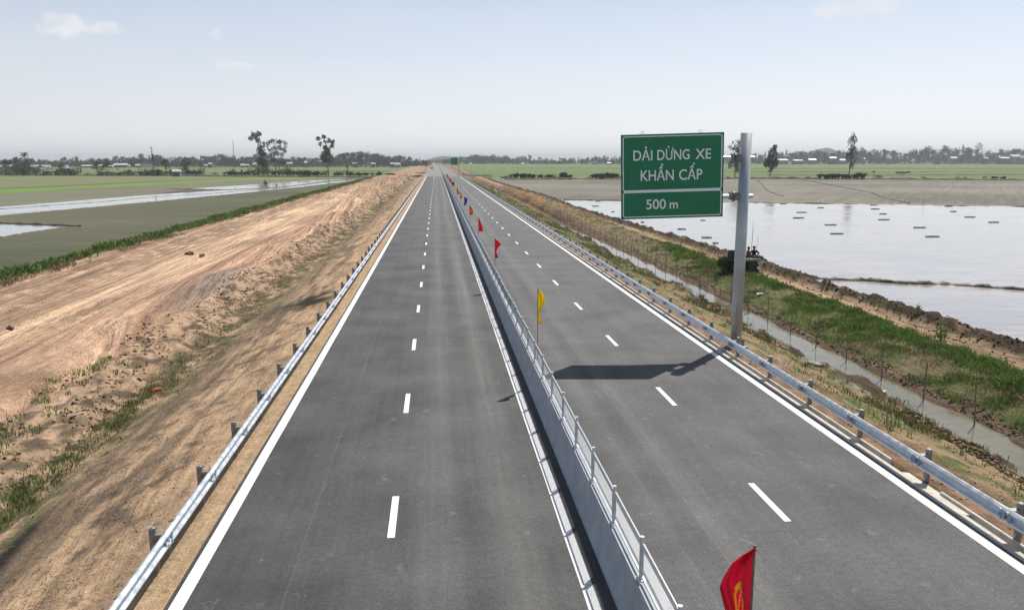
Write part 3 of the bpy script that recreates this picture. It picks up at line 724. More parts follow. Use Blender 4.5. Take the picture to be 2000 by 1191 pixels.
guardrail('bright galvanised steel guardrail on the sandy left verge of the road', 1, -5.08, -5.30, 8.2, 0, 121)
guardrail('shaded blue-grey steel guardrail on round posts beside the drain, right edge of the road', -1, 11.12, 11.38, 4.75, -.03, 120)

# ------------------------------------------------------------------ median barrier with mesh screen
root = tag(empty('median_barrier', (3.15, 0, 0)), 'long concrete median barrier topped by framed steel mesh screens', 'barrier')
prof = [(-.25,0),(.25,0),(.25,.08),(.13,.30),(.085,.80),(-.085,.80),(-.13,.30),(-.25,.08)]
w = MB(); y = -6.5
while y < END-1:
    w.prism(prof, y, min(y+5.985, END)); y += 6
conc = w.build('concrete_wall', MAT['concrete'], root)
pm = MB(); pm.tube([(0,0,.80),(0,0,1.53)], .032, 8); pm.tube([(0,0,1.53),(0,0,1.545)], .038, 8); pm.box((0,0,.81), (.13,.16,.02)); 
for s in (-.055, .055): pm.box((-.045, s, .825), (.02,.02,.03))
post = pm.build('screen_post', MAT['frame'], root, False)
post.location = (0, 5.51, 0)
fm = MB(); a, b, zt, zb, r = .07, 1.93, 1.46, .885, .019
fm.tube([(0,a+.05,zt),(0,b-.05,zt),(0,b-.015,zt-.015),(0,b,zt-.05),(0,b,zb+.05),(0,b-.015,zb+.015),(0,b-.05,zb),(0,a+.05,zb),(0,a+.015,zb+.015),(0,a,zb+.05),(0,a,zt-.05),(0,a+.015,zt-.015),(0,a+.05,zt)], r, 6, False)
fm.tube([(0,a,zb+.13),(0,b,zb+.13)], .010, 5)
for yy in (a-.04, b+.04):
    for zz in (zb+.06, zt-.06): fm.box((0, yy, zz), (.02,.08,.03))
frame = fm.build('screen_frame', MAT['frame'], root, False); frame.location = (0, 5.51, 0)
im = MB()
yy = a+.04
while yy < b-.03: im.box((0, yy, (zt+zb+.13)/2), (.004, .004, zt-zb-.13)); yy += .048
zz = zb+.16
while zz < zt-.02: im.box((.004, (a+b)/2, zz), (.004, b-a, .004)); zz += .042
mesh = im.build('mesh_infill', MAT['mesh'], frame)
for k in range(1, 100):
    for o in (post, frame):
        c = o.copy(); COL.objects.link(c); c.parent = root; c.location = (0, 5.51+2*k, 0)
        if o is frame:
            d = mesh.copy(); COL.objects.link(d); d.parent = c
            c.rotation_euler = (0, random.uniform(-.012, .012), 0)
r1 = MB(); r2 = MB(); r3 = MB()
for k in range(100, 183):
    y = 5.51+2*k
    r1.box((0, y, 1.16), (.06,.06,.76))
    r2.box((0, y+1, 1.46), (.04,1.86,.04)); r2.box((0, y+1, .885), (.04,1.86,.04))
    for j in range(10): r3.box((0, y+.12+j*.19, 1.17), (.012,.012,.55))
    for j in range(6): r3.box((0, y+1, .95+j*.09), (.012,1.86,.012))
for m_, nm, mt in ((r1,'screen_post','frame'),(r2,'screen_frame','frame'),(r3,'mesh_infill','mesh')):
    tag(m_.build(nm, MAT[mt], root), kind='stuff')

# ------------------------------------------------------------------ flags along the median
def in_star(u, v, cu, cv, R):
    d = math.hypot(u-cu, v-cv)
    if d > R: return False
    t = (math.atan2(u-cu, -(v-cv)) % (2*math.pi/5))-math.pi/5
    r0 = R*.38; A_ = abs(t)/(math.pi/5)
    return d < r0+(R-r0)*(A_)**1.4
def in_hs(u, v):
    x, y = (u-.42)*2.3, (v-.52)*1.25
    r = math.hypot(x+.02, y)
    sick = .17 < r < .25 and not (x < -.02 and y > .02 and x > -.2 and False) and not (-2.9 < math.atan2(y, x) < -1.9)
    handle = abs((x+.16)-(-(y-.20))*.9) < .035 and .12 < y < .34 and x < 0
    ham = abs(x-y*.9) < .035 and -.22 < y < .26 and -.25 < x < .26
    head = abs(x+y+.34) < .05 and abs(x-y) < .14
    return sick or handle or ham or head
def flag(k, colr, edge, emblem, lab, fold=.06, ph=0, lean=0, hoist=1.0, cat='flag'):
    Y = [7.52,25.6,45.2,63.3,80.2,95.5][k] if k < 6 else 95.5+17.5*(k-5); X = 3.27 if k == 0 else 3.25
    root = tag(empty('flag', (X, Y, [.96,.81,.60,.55,.60,.70][k] if k < 6 else .68)), lab, cat, 'flags on poles along the median barrier')
    root.rotation_euler = (0, lean, 0)
    p = MB(); p.tube([(0,0,0),(0,0,2.44)], .013, 6); p.tube([(0,0,2.44),(0,0,2.46)], .018, 6)
    p.build('pole', MAT['bamboo'], root)
    nu, nv = (44, 72) if k < 2 else ((20, 36) if k < 8 else (8, 14))
    ex = np.array([e[0] for e in edge]); ez = np.array([e[1] for e in edge])
    s = np.concatenate([[0], np.cumsum(np.hypot(np.diff(ex), np.diff(ez)))]); s /= s[-1]
    V = []; F = []; MI = []
    for j in range(nv+1):
        v = j/nv; fx = float(np.interp(v, s, ex)); fz = float(np.interp(v, s, ez)); hz = -v*hoist
        for i in range(nu+1):
            u = i/nu
            x = fx*u; z = hz*(1-u)+fz*u - .05*math.sin(u*math.pi)*v
            yy = fold*u**.7*math.sin(u*9+v*3.5+ph)+fold*.5*math.sin(u*19+v*7+ph*2)*u-.04*u
            V.append((x+.012*math.copysign(1, fx+1e-9), yy, 2.42+z))
    for j in range(nv):
        for i in range(nu):
            a_ = j*(nu+1)+i; F.append((a_, a_+1, a_+nu+2, a_+nu+1))
            uc, vc = (i+.5)/nu, (j+.5)/nv
            MI.append(1 if ((emblem == 'star' and in_star(uc, vc, .5, .48, .30)) or (emblem == 'hs' and in_hs(uc, vc)) or (emblem == 'band' and vc > .72) or (emblem == 'dots' and in_star(uc, vc, .5, .5, .25))) else 0)
    m2 = {'star': 'f_yellow', 'hs': 'f_gold', 'band': 'f_magenta', 'dots': 'f_orange', None: 'f_yellow'}[emblem]
    me = np_mesh('cloth', V, F, [FM[colr], FM[m2]], smooth=True, midx=MI)
    link('cloth', me, root)
    return root
FM = {}
for nm, c in dict(f_red=(.62,.010,.012), f_crimson=(.60,.006,.030), f_yellow=(.78,.55,.01), f_magenta=(.50,.008,.12), f_purple=(.035,.025,.22), f_dark=(.07,.008,.02), f_orange=(.72,.22,.02), f_gold=(.62,.26,.015), f_maroon=(.20,.01,.03)).items():
    m, t, b = principled(nm, c, .55, 0, .3)
    out = t.nodes['Material Output']; tr = N(t, 'ShaderNodeBsdfTranslucent'); tr.inputs[0].default_value = (*c, 1)
    ms = N(t, 'ShaderNodeMixShader'); ms.inputs[0].default_value = .35
    L(t, b.outputs[0], ms.inputs[1]); L(t, tr.outputs[0], ms.inputs[2]); L(t, ms.outputs[0], out.inputs[0])
    FM[nm] = m
E0 = [(0,0),(-.12,-.05),(-.24,-.13),(-.34,-.27),(-.385,-.37),(-.34,-.55),(-.27,-.78),(-.17,-1.02),(-.12,-1.2),(0,-1.22)]
E1 = [(0,0),(.10,-.06),(.19,-.20),(.22,-.36),(.15,-.54),(.06,-.68),(.025,-.74),(.08,-.84),(.12,-1.10),(0,-1.12)]
E2 = [(0,0),(.20,-.16),(.36,-.32),(.20,-.50),(.07,-.70),(.09,-.80),(.20,-1.12),(0,-1.14)]
E3 = [(0,0),(.10,-.20),(.24,-.60),(.34,-.85),(.33,-1.16),(0,-1.12)]
E4 = [(0,0),(.13,-.2),(.30,-.50),(.33,-.70),(.27,-1.0),(0,-1.0)]
E5 = [(0,0),(.38,-.22),(.30,-.65),(.10,-1.05),(-.10,-.95),(0,-.8)]
flags = [('f_crimson',E0,'hs','crimson flag with yellow emblem drooping on its pole, nearest the camera',.05,.4,0),
 ('f_yellow',E1,None,'bright yellow flag drooping, nearest of the yellow ones',.05,1.2,0),
 ('f_red',E2,None,'plain red flag pinched at mid height, just beyond the nearest yellow flag',.05,2.0,0),
 ('f_red',E3,'band','red flag with a magenta lower band',.05,.2,0),
 ('f_red',E4,'dots','red flag with a dark orange mark, just nearer than the purple-blue flag',.05,.8,0),
 ('f_purple',E5,None,'deep purple-blue flag hanging open, larger of the blue ones',.05,1.6,0),
 ('f_red',E4,'star','red flag with a yellow mark, just beyond the purple-blue flag',.05,2.6,0),
 ('f_red',E3,None,'plain red flag just nearer than the far yellow flag',.05,.5,0),
 ('f_yellow',E5,'dots','far yellow flag with a small orange mark',.05,.5,0),
 ('f_dark',E5,None,'very dark maroon flag just beyond the far yellow flag',.05,.5,0),
 ('f_red',E3,None,'small distant red flag between the dark maroon flag and the small blue flag',.05,.5,0),
 ('f_purple',E4,None,'small distant blue flag, tenth beyond the nearest yellow flag',.05,.5,0),
 ('f_crimson',E3,None,'small distant crimson flag between the small blue and the orange flag',.05,.5,0),
 ('f_orange',E5,None,'tiny orange flag far along the median barrier',.05,.5,0),
 ('f_maroon',E4,None,'tiny maroon flag just beyond the orange flag',.05,.5,0),
 ('f_maroon',E3,None,'tiny maroon flag, farthest of all along the median',.05,.5,0)]
for k, (c, e, em, lab, fo, ph, ln) in enumerate(flags):
    flag(k, c, e, em, lab, fo, ph, ln, hoist=.85 if e is E5 else 1.05)

# ------------------------------------------------------------------ the big green sign
def text_mesh(body, offset=.011):
    c = bpy.data.curves.new('lettering', 'FONT'); c.body = body; c.offset = offset; c.resolution_u = 6; c.extrude = .0
    o = bpy.data.objects.new('lettering', c); COL.objects.link(o)
    dg = bpy.context.evaluated_depsgraph_get(); m = bpy.data.meshes.new_from_object(o.evaluated_get(dg))
    bpy.data.objects.remove(o); bpy.data.curves.remove(c)
    vs = [Vector(v.co) for v in m.vertices]; fs = [tuple(p.vertices) for p in m.polygons]; bpy.data.meshes.remove(m)
    return vs, fs
def place_text(mb, body, x0, x1, base, cap, tilt=0, y=-.034, ref='H'):
    """lettering on a board that lies in the local XZ plane; cap = height of the reference letter"""
    rv, _ = text_mesh(ref); ch = max(v.y for v in rv)-min(v.y for v in rv)
    vs, fs = text_mesh(body); xa = min(v.x for v in vs); xb = max(v.x for v in vs)
    sx = (x1-x0)/(xb-xa); sy = cap/ch
    mb.add([((v.x-xa)*sx+x0, y, v.y*sy+base) for v in vs], fs)
def rrect(mb, x0, x1, z0, z1, r, w, y=-.032):
    def loop(i):
        pts = []
        for cx_, cz, a0 in ((x1-r, z1-r, 0), (x0+r, z1-r, 90), (x0+r, z0+r, 180), (x1-r, z0+r, 270)):
            for q in range(7):
                a_ = rad(a0+90*q/6); rr = r-i; pts.append((cx_+rr*math.cos(a_), y, cz+rr*math.sin(a_)))
        return pts
    o, i = loop(0), loop(w); n = len(o)
    mb.add(o+i, [(k, (k+1) % n, n+(k+1) % n, n+k) for k in range(n)])
root = tag(empty('road_sign', (12.16, 31.0, -.1)), 'large green motorway sign with white Vietnamese lettering on a tall steel pole', 'road sign')
p = MB(); p.tube([(0,0,-.4),(0,0,8.55)], .222, 28)
p.build('pole', MAT['pole'], root, True).data.polygons.foreach_set('use_smooth', [True]*28+[False]*0+[True]*0+[False]*0+[True]*(len(root.children[0].data.polygons)-28))
for pl in root.children[0].data.polygons:
    if len(pl.vertices) > 4: pl.use_smooth = False
q = MB(); q.box((0,0,-.02), (.75,.75,.05))
for a_ in range(8): q.tube([(.33*math.cos(a_*math.pi/4+.39),.33*math.sin(a_*math.pi/4+.39),0),(.33*math.cos(a_*math.pi/4+.39),.33*math.sin(a_*math.pi/4+.39),.07)], .025, 6)
for a_ in range(4):
    q.box((.29*math.cos(a_*math.pi/2), .29*math.sin(a_*math.pi/2), .12), (.16,.015,.24), rz=a_*math.pi/2)
q.build('base_plate', MAT['post_steel'], root)
for zc in (7.58, 6.08):
    q = MB(); q.tube([(-3.5,0,zc),(.36,0,zc)], .082, 16); q.tube([(.36,0,zc),(.37,0,zc)], .088, 16)
    arm = q.build('arm', MAT['galv'], root, False)
    f = MB(); f.tube([(-.39,0,zc),(-.36,0,zc)], .20, 18); f.tube([(-.44,0,zc),(-.41,0,zc)], .20, 18); f.tube([(-.36,0,zc),(-.2,0,zc)], [.14,.165], 14)
    f.box((-.52,0,zc+.06), (.10,.26,.2)); f.box((-.52,0,zc-.09), (.10,.26,.06)); f.tube([(-.52,-.11,zc-.14),(-.52,-.11,zc+.2)], .018, 6); f.tube([(-.52,.11,zc-.14),(-.52,.11,zc+.2)], .018, 6)
    for a_ in range(8): f.tube([(-.46,.14*math.cos(a_*.785),zc+.14*math.sin(a_*.785)),(-.32,.14*math.cos(a_*.785),zc+.14*math.sin(a_*.785))], .017, 6)
    f.build('flange', MAT['post_steel'], arm)
SW, SH = 3.99, 3.24
brd = MB(); brd.box((SW/2, 0, SH/2), (SW, .05, SH)); brd.m = 1
for z_ in (.25, SH/2, SH-.25): brd.box((SW/2, .045, z_), (SW-.1, .04, .08))
brd.m = 1
for x_ in (.55, SW-.55): brd.box((x_, .085, SH/2), (.08,.04,SH-.2))
board = brd.build('sign_board', [MAT['sign_green'], MAT['sign_back']], root)
# board hangs a little low at its free end, as in the photograph
board.matrix_local = Matrix.Translation((-4.98, -.23, 5.21)) @ Euler((0, rad(-1.65), rad(-4.2))).to_matrix().to_4x4()
k_ = SW/1003
def bx(cx_): return (cx_-303)*k_
bm_ = MB()
rrect(bm_, .065, SW-.065, 1.085, SH-.065, .10, .036); rrect(bm_, .065, SW-.065, .065, 1.05, .10, .036)
bm_.add([(.10,-.0318,1.048),(SW-.10,-.0318,1.048),(SW-.10,-.0318,1.09),(.10,-.0318,1.09)], [(0,1,2,3)])
bm_.build('border', MAT['sign_white'], board)
for wd_, x0_, x1_, bs_, cp_, rf_ in (('DẢI', .475, 1.215, 2.255, .385, 'H'), ('DỪNG', 1.405, 2.66, 2.255, .385, 'H'), ('XE', 2.885, 3.49, 2.255, .385, 'H'), ('KHẨN', .76, 2.05, 1.475, .40, 'H'), ('CẤP', 2.255, 3.165, 1.475, .40, 'H'), ('500', .975, 1.75, .375, .38, 'H'), ('m', 1.895, 2.22, .375, .235, 'x')):
    t1 = MB(); place_text(t1, wd_, x0_, x1_, bs_, cp_, ref=rf_); t1.build('lettering', MAT['sign_white'], board)
hk = MB()
for x_ in (.83, 3.08):
    hk.tube([(x_+.06*math.cos(a_), 0, SH+.05+.06*math.sin(a_)) for a_ in np.linspace(0, 2*math.pi, 13)], .009, 5)
hk.build('lifting_ring', MAT['post_steel'], board)

# far copy of the same kind of sign
fx, fy = gp(886, 340, 0)
r2 = tag(empty('road_sign', (11.9, 430, -.2)), 'distant green motorway sign at the vanishing point right of the road', 'road sign')
q = MB(); q.tube([(0,0,-.3),(0,0,8.9)], .25, 10); q.build('pole', MAT['pole'], r2)
q = MB(); q.box((-2.4,-.2,7.0), (3.9,.06,3.9)); bd = q.build('sign_board', MAT['sign_green'], r2)
q = MB(); rrect(q, -4.28, -.52, 5.1, 8.88, .12, .06, -.235); q.build('border', MAT['sign_white'], bd)
q = MB(); q.tube([(-3.4,0,6.3),(.35,0,6.3)], .09, 8); q.tube([(-3.4,0,7.9),(.35,0,7.9)], .09, 8); q.build('arm', MAT['galv'], r2)

# ------------------------------------------------------------------ wire fence standing in the ditch
root = tag(empty('wire_fence', (18.55, 24.95, -1.7)), 'thin post and wire fence along the far edge of the ditch', 'fence')
post = None
for k in range(-2, 46):
    pm = None
    if post is None:
        q = MB(); q.box((0,0,.45), (.038,.038,2.2)); q.box((0,0,1.56), (.045,.045,.03)); post = q.build('post', MAT['fence_post'], root); c = post
    else: c = post.copy(); COL.objects.link(c); c.parent = root
    c.location = (random.uniform(-.04,.04), 2.95*k, random.uniform(-.05,.05)); c.rotation_euler = (random.uniform(-.03,.03), random.uniform(-.05,.05), 0)
for z_ in (.35, .7, 1.05, 1.4):
    q = MB(); q.tube([(0, 2.95*k*.5, z_-(.02 if k % 2 else 0)) for k in range(-4, 92)], .004, 3, False); q.build('wire', MAT['post_steel'], root)

# ------------------------------------------------------------------ weeds, reeds and clods
def blades(pts, hgt, wid, per, cols, lean=.5, spread=.12):
    """pts (n,3); returns V,F,colour arrays of leaf blades (two-quad strips would be heavier: one bent quad each)"""
    n = len(pts); P = np.repeat(pts, per, 0)+np.c_[RNG.normal(0, spread, (n*per, 2)), np.zeros(n*per)]
    h = np.repeat(hgt, per)*RNG.uniform(.5, 1.15, n*per); w = wid*RNG.uniform(.6, 1.4, n*per)*np.repeat(hgt, per)/np.mean(hgt)
    th = RNG.uniform(0, 2*np.pi, n*per); ph = RNG.uniform(0, 2*np.pi, n*per); ln = RNG.uniform(.1, 1, n*per)*lean*h
    t = np.c_[np.cos(th)*w/2, np.sin(th)*w/2, np.zeros(n*per)]
    tip = P+np.c_[np.cos(ph)*ln, np.sin(ph)*ln, h]; mid = P+np.c_[np.cos(ph)*ln*.35, np.sin(ph)*ln*.35, h*.6]
    V = np.stack([P-t*.6, P+t*.6, mid+t, mid-t, tip+t*.25, tip-t*.25], 1).reshape(-1, 3)
    b = np.arange(n*per)[:, None]*6
    F = np.concatenate([b+np.array([[0,1,2,3]]), b+np.array([[3,2,4,5]])])
    ci = cols[RNG.integers(0, len(cols), n)]; c = np.repeat(ci, per, 0)*RNG.uniform(.7, 1.3, (n*per, 1))
    return V, F, np.repeat(c, 6, 0)
def scatter(n, x0, x1, y0, y1, keep=None, ypow=1.0):
    u = RNG.uniform(0, 1, n)
    Y = y0*(y1/y0)**u if ypow == 0 else y0+(y1-y0)*u**ypow
    X = RNG.uniform(x0, x1, n)
    if keep is not None:
        k = RNG.uniform(0, 1, n) < keep(X, Y); X, Y = X[k], Y[k]
    return X, Y
def place(X, Y, dz=-.02): return np.c_[X, Y, relief(X, Y)+dz]
def stuff(name, parts, label, mat='blade'):
    V = []; F = []; Cc = []; b = 0
    for v, f, c in parts: V.append(v); F.append(f+b); Cc.append(c); b += len(v)
    me = np_mesh(name, np.concatenate(V), np.concatenate(F), MAT[mat], np.clip(np.concatenate(Cc), .004, 1))
    return tag(link(name, me), label, kind='stuff')
GREEN = np.array([(.12,.24,.04),(.16,.27,.05),(.08,.16,.034),(.20,.27,.07),(.14,.19,.055)])
OLIVE = np.array([(.15,.155,.055),(.20,.18,.08),(.12,.13,.045),(.10,.11,.04),(.25,.21,.11)])
DRY = np.array([(.30,.23,.13),(.22,.16,.09),(.16,.11,.07),(.36,.29,.18),(.10,.075,.05)])
# left ditch
X, Y = scatter(11000, -12.3, -10.0, 11, 365, lambda x, y: sst(.42, .62, fbm(x*.7, y*.22, 201)+.10*(y < 36))*np.exp(-((x+11.1)/.50)**2)*(.35+.65*(y < 36)), 0)
a1 = blades(place(X, Y), .07+.17*fbm(X, Y*.3, 203), .02, 7, np.concatenate([GREEN, OLIVE]), .7, .10)
X, Y = scatter(6000, -12.9, -9.6, 11, 300, lambda x, y: sst(.45, .65, fbm(x*1.1, y*.4, 205)), 0)
a2 = blades(place(X, Y), .05+.10*fbm(X, Y*.3, 207), .014, 5, np.concatenate([OLIVE, DRY]), 1.2, .12)
X, Y = scatter(90, -14.2, -12.4, 22, 34, lambda x, y: sst(.52, .62, fbm(x*.5, y*.3, 209)), 0)
a3 = blades(place(X, Y), np.full(len(X), .22), .03, 14, GREEN, .7, .16)
stuff('ditch_weeds', [a1, a2, a3], 'green and olive weeds in the left ditch')
# hedge of rank weeds beyond the works track
X, Y = scatter(15000, -32.3, -29.2, 28, 372, lambda x, y: sst(-29.2, -30.0, x+1.3*(fbm(x*.3, y*.18, 211)-.5))*(.35+.65*sst(.3, .5, fbm(x*.5, y*.2, 213))), 0)
h = (.16+.95*np.clip(fbm(X*.7, Y*.3, 215)-.22,0,1))*(.55+.45*sst(-32.4, -31.2, X))
a1 = blades(place(X, Y), h, .11, 9, np.array([(.11,.21,.035),(.15,.26,.045),(.06,.12,.025),(.20,.28,.07),(.09,.14,.04),(.24,.23,.10)]), .95, .3)
X, Y = scatter(4500, -30.0, -28.3, 28, 372, lambda x, y: sst(.35, .6, fbm(x*.8, y*.3, 217)), 0)
a2 = blades(place(X, Y), .15+.22*fbm(X, Y, 3), .035, 8, np.concatenate([DRY*1.5, DRY*1.3, OLIVE]), 1.4, .2)
stuff('weed_hedge', [a1, a2], 'bank of rank green weeds between the dirt track and the left paddy')
# sandy slope: dead twigs and straw
X, Y = scatter(5200, -10.6, -5.8, 11, 150, lambda x, y: sst(.50, .66, fbm(x*1.1, y*.6, 221)), 0)
a1 = blades(place(X, Y, -.03), np.full(len(X), .055), .012, 6, np.array([(.10,.075,.05),(.16,.12,.08),(.06,.045,.03),(.34,.27,.18)]), 3.2, .10)
X, Y = scatter(1500, -28, -13, 20, 250, lambda x, y: sst(.56, .68, fbm(x*.8, y*.3, 223)), 0)
a2 = blades(place(X, Y, -.03), np.full(len(X), .07), .02, 5, np.array([(.12,.09,.06),(.2,.14,.09),(.07,.05,.035)]), 2.8, .14)
stuff('dead_twigs', [a1, a2], 'dead twigs and straw lying on the bare slope')
# right verge
X, Y = scatter(12000, 12.1, 17.0, 11, 330, lambda x, y: (.12+.88*sst(30, 75, y))*sst(.42, .62, fbm(x*.7, y*.22, 231)+.08*(x > 13.2)), 0)
a1 = blades(place(X, Y), .08+.22*fbm(X, Y*.4, 233), .018, 7, np.concatenate([GREEN, OLIVE]), .7, .11)
X, Y = scatter(2600, 14.4, 16.9, 11, 60, lambda x, y: sst(.45, .6, fbm(x*.9, y*.35, 235)), 0)
a2 = blades(place(X, Y), .10+.20*fbm(X, Y*.4, 237), .02, 7, OLIVE, .8, .11)
X, Y = scatter(3500, 11.5, 12.9, 9, 120, lambda x, y: sst(.4, .7, fbm(x*2, y, 239)), 0)
a3 = blades(place(X, Y, -.03), np.full(len(X), .06), .012, 4, DRY, 2.6, .09)
stuff('verge_grass', [a1, a2, a3], 'patchy grass and dry straw on the right verge')
# green bank behind the ditch
def kb(x, y): return (.30+.70*sst(.32, .55, fbm(x*.6, y*.35, 241)))*(1-.93*sst(62, 80, y+8*(fbm(x*.2, y*.1, 243)-.5)-1.5*(x-19)))
X, Y = scatter(26000, 19.2, 23.1, 16, 230, kb, 0)
up = fbm(X*.8, Y*.4, 246)+.16*sst(20, 22.6, X)
hh_ = (.05+.26*np.clip(fbm(X*1.5, Y*1.0, 245)-.25, 0, 1)/.5)*(.55+.6*sst(19.8, 22.2, X))
k1 = up > .48
a1 = blades(place(X[k1], Y[k1]), hh_[k1]*1.15, .026, 8, np.concatenate([GREEN*1.35, GREEN*1.1, OLIVE[:2]]), .9, .13)
k1 = ~k1
a4 = blades(place(X[k1], Y[k1]), hh_[k1]*.8, .022, 7, np.concatenate([OLIVE, OLIVE*.85, DRY*.8, GREEN, GREEN*.8]), 1.3, .15)
X, Y = scatter(5000, 19.2, 23.0, 55, 260, lambda x, y: .3+.5*fbm(x, y*.5, 247), 0)
a2 = blades(place(X, Y, -.03), .10+.18*fbm(X, Y, 249), .02, 6, np.concatenate([DRY, DRY, OLIVE]), 1.5, .2)
X, Y = scatter(4000, 19.2, 23.0, 16, 66, lambda x, y: sst(.5, .62, fbm(x*.9, y*.5, 251)), 0)
a3 = blades(place(X, Y, 0), .12+.1*fbm(X, Y, 249), .014, 6, DRY*.8, 2.0, .2)
stuff('bank_weeds', [a1, a2, a3, a4], 'rank green weeds covering the far bank of the ditch')
# clods
def clods(X, Y, size, cols, sink=.2):
    n = len(X); base = np.array([(1,0,0),(0,1,0),(-1,0,0),(0,-1,0),(0,0,1),(0,0,-1),(.6,.6,.5),(-.6,-.5,.6)], float)[:6]
    P = place(X, Y, 0); s = size[:, None, None]*RNG.uniform(.55, 1.35, (n, 6, 1))*np.array([1.2,1.0,.7])
    ang = RNG.uniform(0, 6.28, n); Rm = np.zeros((n, 3, 3)); Rm[:,0,0] = np.cos(ang); Rm[:,0,1] = -np.sin(ang); Rm[:,1,0] = np.sin(ang); Rm[:,1,1] = np.cos(ang); Rm[:,2,2] = 1
    V = np.einsum('nij,nkj->nki', Rm, base[None]*s)+P[:, None]+np.array([0,0,1.0])*(size*sink)[:, None, None]
    f = np.array([(0,1,4),(1,2,4),(2,3,4),(3,0,4),(1,0,5),(2,1,5),(3,2,5),(0,3,5)])
    F = (np.arange(n)[:, None, None]*6+f[None]).reshape(-1, 3)
    c = np.repeat(cols[RNG.integers(0, len(cols), n)]*RNG.uniform(.7, 1.25, (n, 1)), 6, 0)
    return V.reshape(-1, 3), F, c
BR = np.array([(.10,.07,.05),(.17,.12,.08),(.06,.045,.035),(.26,.18,.115)]); SA = np.array([(.38,.27,.17),(.30,.21,.13),(.22,.15,.10),(.14,.10,.07)])
X, Y = scatter(9000, 15.6, 17.1, 10, 130, lambda x, y: sst(.44, .6, fbm(x*.8, y*.3, 261)), 0); p1 = clods(X, Y, RNG.uniform(.02,.09,len(X)), BR)
X, Y = scatter(9000, 22.3, 27.6, 22, 200, lambda x, y: np.exp(-((x+warp(y)-25.1)/.75)**2)*.9, 0); p2 = clods(X, Y, RNG.uniform(.02,.09,len(X)), np.array([(.06,.042,.03),(.10,.07,.048),(.035,.026,.02),(.20,.14,.09)]))
X, Y = scatter(7500, -14.2, -11.5, 11, 340, lambda x, y: sst(.36, .62, fbm(x*.9, y*.4, 263)), 0); p3 = clods(X, Y, RNG.uniform(.015,.075,len(X))*(1+Y/260), np.concatenate([SA, SA, BR]))
X, Y = scatter(4500, -28.5, -14.5, 14, 300, lambda x, y: sst(.5, .68, fbm(x*.4, y*.15, 265)), 0); k_c = RNG.uniform(0,1,len(X)) < .45; X, Y = X[k_c], Y[k_c]; p4 = clods(X, Y, RNG.uniform(.012,.05,len(X))*(1+Y/200), SA)
X, Y = scatter(5000, -10.4, -5.5, 11, 120, lambda x, y: .15+.6*sst(.5, .65, fbm(x*.9, y*.5, 267)), 0); p5 = clods(X, Y, RNG.uniform(.006,.03,len(X)), np.concatenate([SA, BR]))
X, Y = scatter(2500, 11.45, 15.5, 9, 90, lambda x, y: .25+.6*sst(.5, .65, fbm(x*.9, y*.5, 269)), 0); p6 = clods(X, Y, RNG.uniform(.008,.045,len(X)), np.concatenate([SA, BR]))
X, Y = scatter(1600, 18.9, 19.6, 16, 130, None, 0); p7 = clods(X, Y, RNG.uniform(.02,.08,len(X)), BR)
stuff('soil_clods', [p1, p2, p3, p4, p5, p6, p7], 'loose clods of earth along the broken edges', 'clod')

# pieces of rubbish and stones that can be picked out
def rag(name, px, py, z, sz, col, lab, cat, rz=0, flat=.25):
    x, y = gp(px, py, z); zz = gz(x, y)
    rnd = random.Random(int(px)); bm = bmesh.new()
    bmesh.ops.create_icosphere(bm, subdivisions=2, radius=1)
    for v in bm.verts:
        k = rnd.uniform(.75, 1.25); v.co = Vector((v.co.x*sz[0]*k/2, v.co.y*sz[1]*k/2, (v.co.z*k*.5+.3)*sz[2]))
    me = bpy.data.meshes.new(name); bm.to_mesh(me); bm.free()
    me.materials.append(noisy(name+'_mat', col, tuple(c*.75 for c in col), 5, 4, .7))
    o = link(name, me); o.location = (x, y, zz); o.rotation_euler = (0, 0, rz); tag(o, lab, cat)
rag('plastic_sack', 304, 748, -1.1, (.55,.28,.18), (.42,.07,.06), 'faded red plastic sack lying at the ditch edge', 'sack', .8)
rag('plastic_sack', 1485, 572, -1.0, (.5,.3,.2), (.75,.76,.76), 'white plastic sack in the green bank behind the sign pole', 'sack', .3)
rag('rock', 155, 802, -.9, (.5,.14,.06), (.42,.40,.37), 'pale flat slab leaning at the left track edge near green weeds', 'stone', 1.0)
rag('rock', 1592, 716, -1.3, (.8,.22,.18), (.55,.53,.48), 'pale broken concrete lump on the near bank of the ditch', 'stone', 2.2)
rag('rock', 1722, 770, -1.65, (.6,.3,.15), (.6,.6,.56), 'white broken concrete at the waterline of the ditch', 'stone', .4)
rag('rock', 1765, 806, -1.65, (.5,.2,.1), (.6,.6,.56), 'flat pale stone in the ditch water, nearest the camera', 'stone', .9)
rag('rock', 370, 498, -.8, (.75,.4,.4), (.16,.11,.08), 'dark brown clay block on the dirt track, largest one', 'stone', .4)
rag('rock', 395, 501, -.8, (.6,.4,.3), (.13,.09,.07), 'smaller brown clay block beside the largest one on the track', 'stone', 1.4)
rag('rock', 20, 645, -.8, (.35,.25,.25), (.11,.07,.055), 'dark clay clod at the left edge of the track', 'stone', .4)

